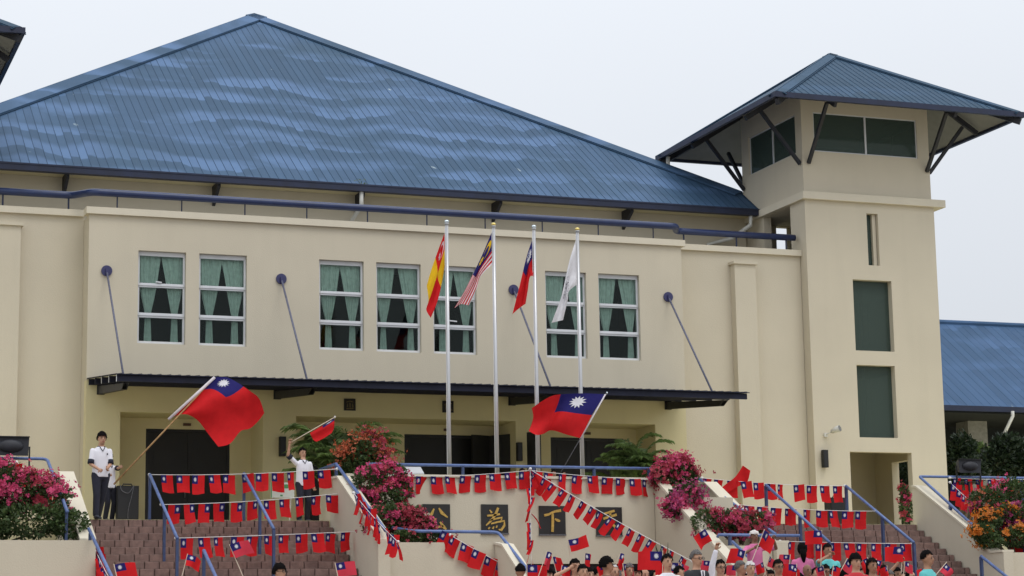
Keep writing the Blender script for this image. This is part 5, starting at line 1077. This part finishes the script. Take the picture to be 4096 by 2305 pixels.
        for i in range(len(hm.v)):
            v = hm.v[i]; dd = (v-hc).normalized(); hm.v[i] = v+dd*(.016*noise.noise(v*34)+rn.uniform(-.004, .006))
        W_(hm).build('turban' if style == 'turban' else 'hair', hair, t, smooth=True)
        if style == 'long':
            lk = MB(); lk.tube([hc+Vector((0, .07, .0)), hc+Vector((0, .105, -.12)), hc+Vector((0, .10, -.26))], [.075, .062, .025], 10); W_(lk).build('hair_tail', hair, t, smooth=True)
    f_ = MB()
    for x in (-.031, .031): f_.ell(hc+Vector((x, -.083, .008)), (.0125, .009, .006), 8, 6)
    W_(f_).build('eyes', 'eye', t, smooth=True); f_ = MB()
    for x in (-1, 1): f_.beam(hc+Vector((x*.016, -.093, .028)), hc+Vector((x*.046, -.083, .030)), .008, .007)
    W_(f_).build('eyebrows', hair if hair != 'hair_white' else 'hair_grey', t); W_(MB().ell(hc+Vector((0, -.084, -.062)), (.024, .009, .007), 10, 6)).build('mouth', 'lip', t, smooth=True)
    if glasses:
        gl = MB()
        for x in (-.033, .033): gl.tube([hc+Vector((x+math.cos(a)*.027, -.103, .006+math.sin(a)*.02)) for a in [i*math.pi/6 for i in range(13)]], .0035, 5)
        gl.beam(hc+Vector((-.008, -.105, .01)), hc+Vector((.008, -.105, .01)), .005, .005)
        for x in (-1, 1): gl.beam(hc+Vector((x*.06, -.10, .01)), hc+Vector((x*.08, .0, .01)), .005, .005)
        W_(gl).build('glasses', 'black', t)
    wp = [rot @ (w[2]*s) + Vector((X, Y, Z)) for w in wr]
    return t, wp
def local(P, X, Y, Z, h, face=0.):
    s = h/1.72; return Matrix.Rotation(-face, 3, 'Z') @ ((Vector(P)-Vector((X, Y, Z)))/s)

# students on the terrace
a = atY(400, 2075, -5.25)
person('student in white shirt and dark trousers walking at the left stair head', a.x, -5.25, 0, 1.74, face=R(8), hands=((-.12, -.24, .98), (.05, -.27, 1.0)), hair='hair_black', style='fringe', trim='navy_cloth', voxel=.0125, walk=.34, badge=True, group='students on the terrace', tilt=(.0, -.03))
X, Y = atY(434, 2075, -4.6).x, -4.6; h = 1.40
q1, q0 = atY(505, 1868, -5.55), atY(458, 1936, -5.55)
person('student behind the walking one gripping the bamboo flag staff', X, Y, 0, h, face=R(25), hands=(local(q0, X, Y, 0, h, R(25)), local(q1, X, Y, 0, h, R(25))), trim='navy_cloth', voxel=.014, group='students on the terrace')
X, Y = atY(1212, 2075, -4.85).x, -4.85; h = 1.55
q1 = atY(1158, 1778, -5.0)
person('student at the stair head raising a small flag overhead', X, Y, 0, h, face=R(10), hands=(local(q1, X, Y, 0, h, R(10)), (.25, -.05, .85)), trim='navy_cloth', voxel=.014, group='students on the terrace', tilt=(.01, .05))
X, Y, h = atY(2215, 1900, -4.95).x, -4.95, 1.16
q1 = atY(2256, 1892, -5.35)
person('child behind the podium wall holding the thin flag pole', X, Y, 0, h, face=R(0), hands=((-.2, -.1, .9), local(q1, X, Y, 0, h)), skin='skin_b', voxel=.017, group='students on the terrace')
X = atY(2088, 1862, -5.0).x
person('child whose dark hair shows just under the podium rail', X, -5.0, 0, 1.18, skin='skin_b', voxel=.018, group='students on the terrace')

def floorz(Y):
    if Y > YL1: return ZL
    if Y > -13.1: return ZL-RISE*min(9, int((YL1-Y)/RUN)+1)
    return -3.04
def spot(px, py, h):
    """where a standing person of height h puts the crown of the head on that sight line"""
    best = None; Y = -13.2
    for i in range(140):
        Yc = -13.2-i*.05; e = abs(atY(px, py, Yc).z-floorz(Yc)-h)
        if best is None or e < best[0]: best = (e, Yc)
    if best[0] > .05:
        for i in range(60):
            Yc = -10.2-i*.05; e = abs(atY(px, py, Yc).z-floorz(Yc)-h)
            if e < best[0]: best = (e, Yc)
    return best[1]
CROWD = [
 # px, py(head top), height, label, options
 (2081, 2258, 1.66, 'brown skinned man seen from behind at the foot of the bent blue rail', dict(skin='skin_b', face=R(170), hair='hair_black', style='thin', shirt='brown_cloth')),
 (2299, 2240, 1.70, 'man in white shirt lifting a hand beside his head', dict(skin='skin_a', hands=((-.16, -.16, 1.58), None), style='short')),
 (2331, 2262, 1.60, 'person peeking out behind the man with the lifted hand', dict(skin='skin_a')),
 (2357, 2275, 1.58, 'person in pink with a covered mouth in the front row', dict(skin='skin_a', shirt='pink_cloth')),
 (2425, 2233, 1.72, 'black haired man in dark suit looking to the right', dict(skin='skin_b', jacket='suit', face=R(70), hair='hair_black', style='fringe')),
 (2458, 2264, 1.62, 'elderly pale man beside the dark suited man', dict(skin='skin_a', hair='hair_white', style='thin')),
 (2516, 2258, 1.64, 'person half hidden behind a small pink red flag', dict(skin='skin_a', hair='hair_grey')),
 (2578, 2276, 1.60, 'balding man at the bottom edge under the large red flag', dict(skin='skin_a', style='bald')),
 (2668, 2220, 1.72, 'man with black hair just above a spread red flag', dict(skin='skin_a', hair='hair_black', hands=((-.2, -.3, 1.3), (.2, -.3, 1.3)))),
 (2784, 2205, 1.76, 'grey haired man with glasses in a dark suit', dict(skin='skin_a', jacket='suit', hair='hair_grey', glasses=True, face=R(20), sleeve='long')),
 (2880, 2243, 1.68, 'man with glasses raising a flag in a white long sleeve', dict(skin='skin_a', glasses=True, sleeve='long', hands=('F', (2864, 2200)))),
 (2960, 2248, 1.66, 'grey haired man looking right next to the white haired elder', dict(skin='skin_b', hair='hair_grey', face=R(40))),
 (3000, 2250, 1.62, 'white haired elder in the front row', dict(skin='skin_a', hair='hair_white', style='short')),
 (3016, 2122, 1.60, 'turbaned woman in pink lifting both hands', dict(skin='skin_c', shirt='pink_cloth', hair='cap_white', style='turban', hands=((-.14, -.25, 1.35), (.30, -.28, 1.52)), pants='brown_cloth')),
 (3112, 2242, 1.66, 'man with dark glasses in pink shirt beside the turbaned woman', dict(skin='skin_b', glasses=True, shirt='pink_cloth')),
 (3208, 2176, 1.62, 'dark skinned woman with long hair in bright pink seen from behind', dict(skin='skin_c', shirt='pink_cloth', style='long', face=R(165))),
 (3227, 2258, 1.62, 'brown bald headed man in the front row', dict(skin='skin_c', style='bald')),
 (3309, 2178, 1.70, 'man in turquoise shirt holding a hand up to his face', dict(skin='skin_b', shirt='teal', hands=((-.10, -.2, 1.50), None), build=1.08)),
 (3300, 2262, 1.64, 'person with glasses in front of the man in turquoise', dict(skin='skin_b', glasses=True)),
 (3372, 2275, 1.62, 'dark haired person bending forward at the bottom edge', dict(skin='skin_a', style='fringe', shirt='red_cloth', face=R(150))),
 (3421, 2220, 1.64, 'woman with a black bob holding two little flags', dict(skin='skin_a', style='fringe', shirt='red_cloth', hands=((-.16, -.26, 1.25), (.16, -.26, 1.25)))),
 (3487, 2238, 1.60, 'woman with dark hair behind a small waved flag', dict(skin='skin_b', style='long', shirt='brown_cloth')),
 (3587, 2274, 1.64, 'person in turquoise raising both arms with a flag', dict(skin='skin_b', shirt='teal', hands=((-.05, -.15, 1.82), (.03, -.15, 1.84)))),
 (3706, 2206, 1.66, 'dark haired person in turquoise right of the rail post', dict(skin='skin_b', shirt='teal', style='short', face=R(35), build=1.05)),
 (1117, 2260, 1.60, 'woman with dark hair and glasses at the bottom left centre', dict(skin='skin_a', style='fringe', glasses=True, face=R(40), shirt='navy_cloth')),
]
# further faces filling the gaps between them
FILL = [(2140, 2284, 'white shirted'), (2192, 2276, 'dark haired'), (2252, 2282, 'brown skinned'), (2392, 2272, 'pale'), (2482, 2282, 'grey haired'), (2546, 2270, 'pink shirted'), (2622, 2284, 'dark suited'), (2716, 2268, 'black haired'), (2736, 2284, 'grey shirted'), (2838, 2276, 'glasses wearing'), (2918, 2270, 'long haired'), (3052, 2272, 'red shirted'), (3080, 2284, 'white topped'), (3156, 2262, 'navy shirted'), (3262, 2274, 'pink topped'), (3342, 2270, 'teal shirted'), (3452, 2276, 'white shirted'), (3532, 2268, 'brown skinned'), (3640, 2284, 'brown shirted'), (3560, 2286, 'grey shirted')]
SP = ['beside the bent blue rail', 'between two narrow flags under the third plaque', 'left of the man with the lifted hand', 'left of the dark suited profile', 'right of the elderly pale man', 'left of the balding man', 'right of the balding man', 'left of the grey haired man in suit', 'below the grey haired man in suit', 'left of the raised white sleeve', 'right of the raised white sleeve', 'below the turbaned woman', 'left of the man in dark glasses', 'right of the man in dark glasses', 'left of the man in turquoise', 'right of the man in turquoise', 'right of the woman with the bob', 'right of the dark haired woman', 'left of the rail post', 'under the raised turquoise arms']
FILL += [(2208, 2292, 'navy shirted'), (2318, 2294, 'red shirted'), (2440, 2296, 'white shirted'), (2600, 2298, 'teal shirted'), (2690, 2296, 'grey shirted'), (2812, 2294, 'pink shirted'), (2900, 2292, 'brown shirted'), (2978, 2296, 'navy shirted'), (3034, 2298, 'grey shirted'), (3138, 2292, 'white shirted'), (3192, 2296, 'red shirted'), (3396, 2294, 'teal shirted'), (3480, 2294, 'navy shirted'), (3610, 2292, 'red shirted')]
SP += [f'at the bottom edge {w}' for w in ('below the lone fluttering flag', 'below the third plaque', 'below the dark suited profile', 'below the wide red flag', 'below the black haired man', 'beside the man in suit', 'right of the raised white sleeve', 'by the white haired elder', 'under the turbaned woman', 'beside the man in dark glasses', 'beside the bald headed man', 'left of the woman with the bob', 'right of the woman with the bob', 'next to the raised turquoise arms')]
rf_ = random.Random(77)
for (px, py, ad), sp_ in zip(FILL, SP):
    CROWD.append((px, py, rf_.uniform(1.56, 1.68), f'{ad} onlooker {sp_}', dict(skin='skin_c' if 'brown sk' in ad else 'skin_a' if 'pale' in ad else rf_.choice(['skin_a', 'skin_a', 'skin_b']), hair='hair_grey' if 'grey' in ad else 'hair_black', style='long' if 'long' in ad else rf_.choice(['short', 'fringe', 'thin']), face=R(rf_.uniform(-25, 60)), glasses='glasses' in ad,
        shirt='pink_cloth' if 'pink' in ad else 'red_cloth' if 'red' in ad else 'teal' if 'teal' in ad else 'navy_cloth' if 'navy' in ad else 'suit' if 'suited' in ad else 'shirt_white' if 'white' in ad else 'grey_cloth' if 'grey sh' in ad else 'brown_cloth' if 'brown sh' in ad else rf_.choice(['shirt_white', 'grey_cloth', 'shirt_white', 'brown_cloth']), voxel=.026)))
for px, py, h, lb, kw in CROWD:
    Y = spot(px, py, h); P = atY(px, py, Y); fz = floorz(Y); hs_ = kw.get('hands')
    h = P.z-fz
    if hs_ and hs_[0] == 'F':
        kw['hands'] = (local(atY(*hs_[1], Y-.15), P.x, Y, fz, h), None)
    person(lb, P.x, Y, fz, h, voxel=.02 if 'voxel' not in kw else kw['voxel'], **{k: v for k, v in kw.items() if k != 'voxel'})

# ---- flags held in the crowd
def hand_flag(label, px, py, Y, w=.36, rot=0., stick=.5, mirror=False, curl=.6, squash=1., m='flag_red', seed=0, hold=None):
    """cloth centred on that sight line; rot = lean of the staff in degrees (0 = upright)"""
    c = atY(px, py, Y); hh = w*.67; rr = Matrix.Rotation(R(rot), 3, 'Y'); sg = -1 if mirror else 1; ph = seed*1.7
    def fn(u, v):
        x = sg*u*w*squash*(1-.1*u*curl); z = -v*hh+hh/2 - curl*.10*u*u*w*1.6; y = .045*curl*math.sin(u*6+ph+v*1.5)
        return c + rr @ Vector((x-sg*w*squash/2, y, z))
    t = thing('hand_flag', label, 'flag', c-Vector((0, 0, hh)), 'little flags held up by the crowd')
    mb = cloth_grid(fn, 10, 8, ROC); sun_emblem(mb, fn, 2, .67, r=.17, d=.005); mb.build('cloth', [m, 'flag_blue', 'flag_white'], t, smooth=True)
    a = fn(0, -.06); b = a + rr @ Vector((0, 0, -(hh+stick))); MB().tube([a, b], .0065, 6).build('stick', 'stick', t)
CY = -16.4
HF = [
 ('small flag held at the bottom left beside the planter rail', 507, 2278, .40, -14, .4, False, .8, 1., 'flag_red'), ('small pointed flag beside the lower left handrail', 780, 2248, .30, 14, .5, False, 1.2, 1., 'flag_red'), ('small flag before the third flag string on a thin stick', 968, 2190, .38, -24, .6, False, .9, 1., 'flag_pink'), ('pinkish small flag at the foot of the left sloping wall', 1385, 2274, .38, -12, .4, False, .5, 1., 'flag_pink'),
 ('spread small flag at the foot of the bent rail', 2150, 2290, .42, 0, .4, False, .3, 1., 'flag_red'), ('narrow pale red flag leaning right below the third plaque', 2196, 2238, .40, 22, .4, False, 1., .35, 'flag_pink'), ('narrow red flag leaning left below the third plaque', 2232, 2252, .40, -14, .4, False, 1., .45, 'flag_red'), ('fluttering small flag alone against the podium wall', 2312, 2180, .34, -6, .3, False, -1.1, 1., 'flag_red'), ('narrow upright flag above the front row', 2356, 2240, .38, 4, .4, False, 1.2, .35, 'flag_red'), ('narrow red flag tilted right above the front row', 2487, 2243, .38, 24, .4, False, 1.1, .35, 'flag_red'), ('drooping pink red flag before the half hidden person', 2512, 2280, .36, -6, .3, False, .8, .6, 'flag_pink'),
 ('wide red flag with its blue corner at the right', 2600, 2242, .52, 2, .3, True, .2, 1., 'flag_red'), ('wide red flag held low under the black haired man', 2668, 2284, .50, 4, .3, True, .2, 1., 'flag_red'), ('tilted flag in the raised white sleeved hand', 2806, 2155, .40, -28, .5, True, .8, .8, 'flag_red'), ('small flag by the collar of the grey haired man', 2815, 2260, .28, 12, .3, True, .6, .8, 'flag_pink'), ('flag with blue corner left of the turbaned woman', 2945, 2222, .44, 18, .3, True, .8, .8, 'flag_red'), ('small pink red flag above the grey haired man looking right', 2925, 2280, .30, 10, .3, True, .6, .7, 'flag_pink'),
 ('red flag on a slanted stick right of the turbaned woman', 3070, 2165, .46, 26, .4, False, 1., .7, 'flag_red'), ('small red flag behind the man with dark glasses', 3134, 2236, .28, 8, .3, True, .6, .9, 'flag_pink'), ('red flag right of the man with dark glasses', 3152, 2282, .38, 4, .3, True, .3, 1., 'flag_red'), ('flag crossing the right handrail above the pink shirted woman', 3252, 2148, .40, 4, .4, True, .6, 1., 'flag_red'), ('tilted little flag in the left hand of the woman with the bob', 3400, 2272, .34, 34, .3, False, .4, .9, 'flag_pink'), ('tilted little flag in the right hand of the woman with the bob', 3462, 2262, .34, -24, .4, True, .6, .6, 'flag_red'), ('narrow flag before the dark haired woman', 3516, 2266, .34, 22, .3, False, 1., .45, 'flag_red'), ('flag raised by the person in turquoise with both arms up', 3572, 2214, .44, 8, .2, True, .7, 1., 'flag_red'), ('small flag at the bottom right below the turquoise shirt', 3692, 2298, .36, -6, .3, True, .4, .9, 'flag_red'), ('pinkish flag on a long slanted stick at the bottom right', 3790, 2286, .34, 46, .3, False, .8, .8, 'flag_pink')]
HF += [(f'small waved flag {w}', x, y, .28, r_, .3, mm, .8, .7, c_) for x, y, r_, mm, c_, w in ((2268, 2286, 10, False, 'flag_red', 'under the lone fluttering one'), (2404, 2280, -12, True, 'flag_red', 'left of the dark suited profile'), (2736, 2276, 14, False, 'flag_pink', 'left of the grey haired man in suit'), (3042, 2272, -10, True, 'flag_red', 'below the turbaned woman'), (3186, 2290, 8, False, 'flag_red', 'beside the bald headed man'), (3276, 2288, -14, True, 'flag_pink', 'below the man in turquoise'), (3346, 2286, 12, False, 'flag_red', 'right of the man in turquoise'), (3538, 2286, -8, True, 'flag_red', 'left of the raised turquoise arms'), (3636, 2270, 10, False, 'flag_pink', 'left of the rail post'), (3086, 2250, 20, False, 'flag_pink', 'right of the turbaned woman'))]
for i, (lb, px, py, w_, rot_, stk, mir, cu, sq, m_) in enumerate(HF):
    hand_flag(lb, px, py, CY-.2*(i % 4), w_*.84, rot_, stk, mir, cu, sq, m_, i)
# loose red flag flapping above the top right flag string
c = [(2830, 1500)]
o = None
cf = coons([(2700+p[0]/2.636, 1500+p[1]/2.636) for p in ((395, 1262), (540, 1150), (640, 1070), (715, 955))], [(2700+p[0]/2.636, 1500+p[1]/2.636) for p in ((530, 1255), (660, 1180), (760, 1130), (795, 1010))], [(2700+395/2.636, 1500+1262/2.636), (2700+530/2.636, 1500+1255/2.636)], [(2700+715/2.636, 1500+955/2.636), (2700+795/2.636, 1500+1010/2.636)])
fn = lambda u, v: (lambda q: atY(q.x, q.y, -5.2+.06*math.sin(u*9+v*3)))(cf(u, v))
o = cloth_grid(fn, 14, 8, lambda u, v: 1 if u < .06 else 0).build('flapping_flag', ['flag_red', 'flag_blue'], smooth=True); T(o, 'plain red flag end flapping above the top right flag string', 'flag')
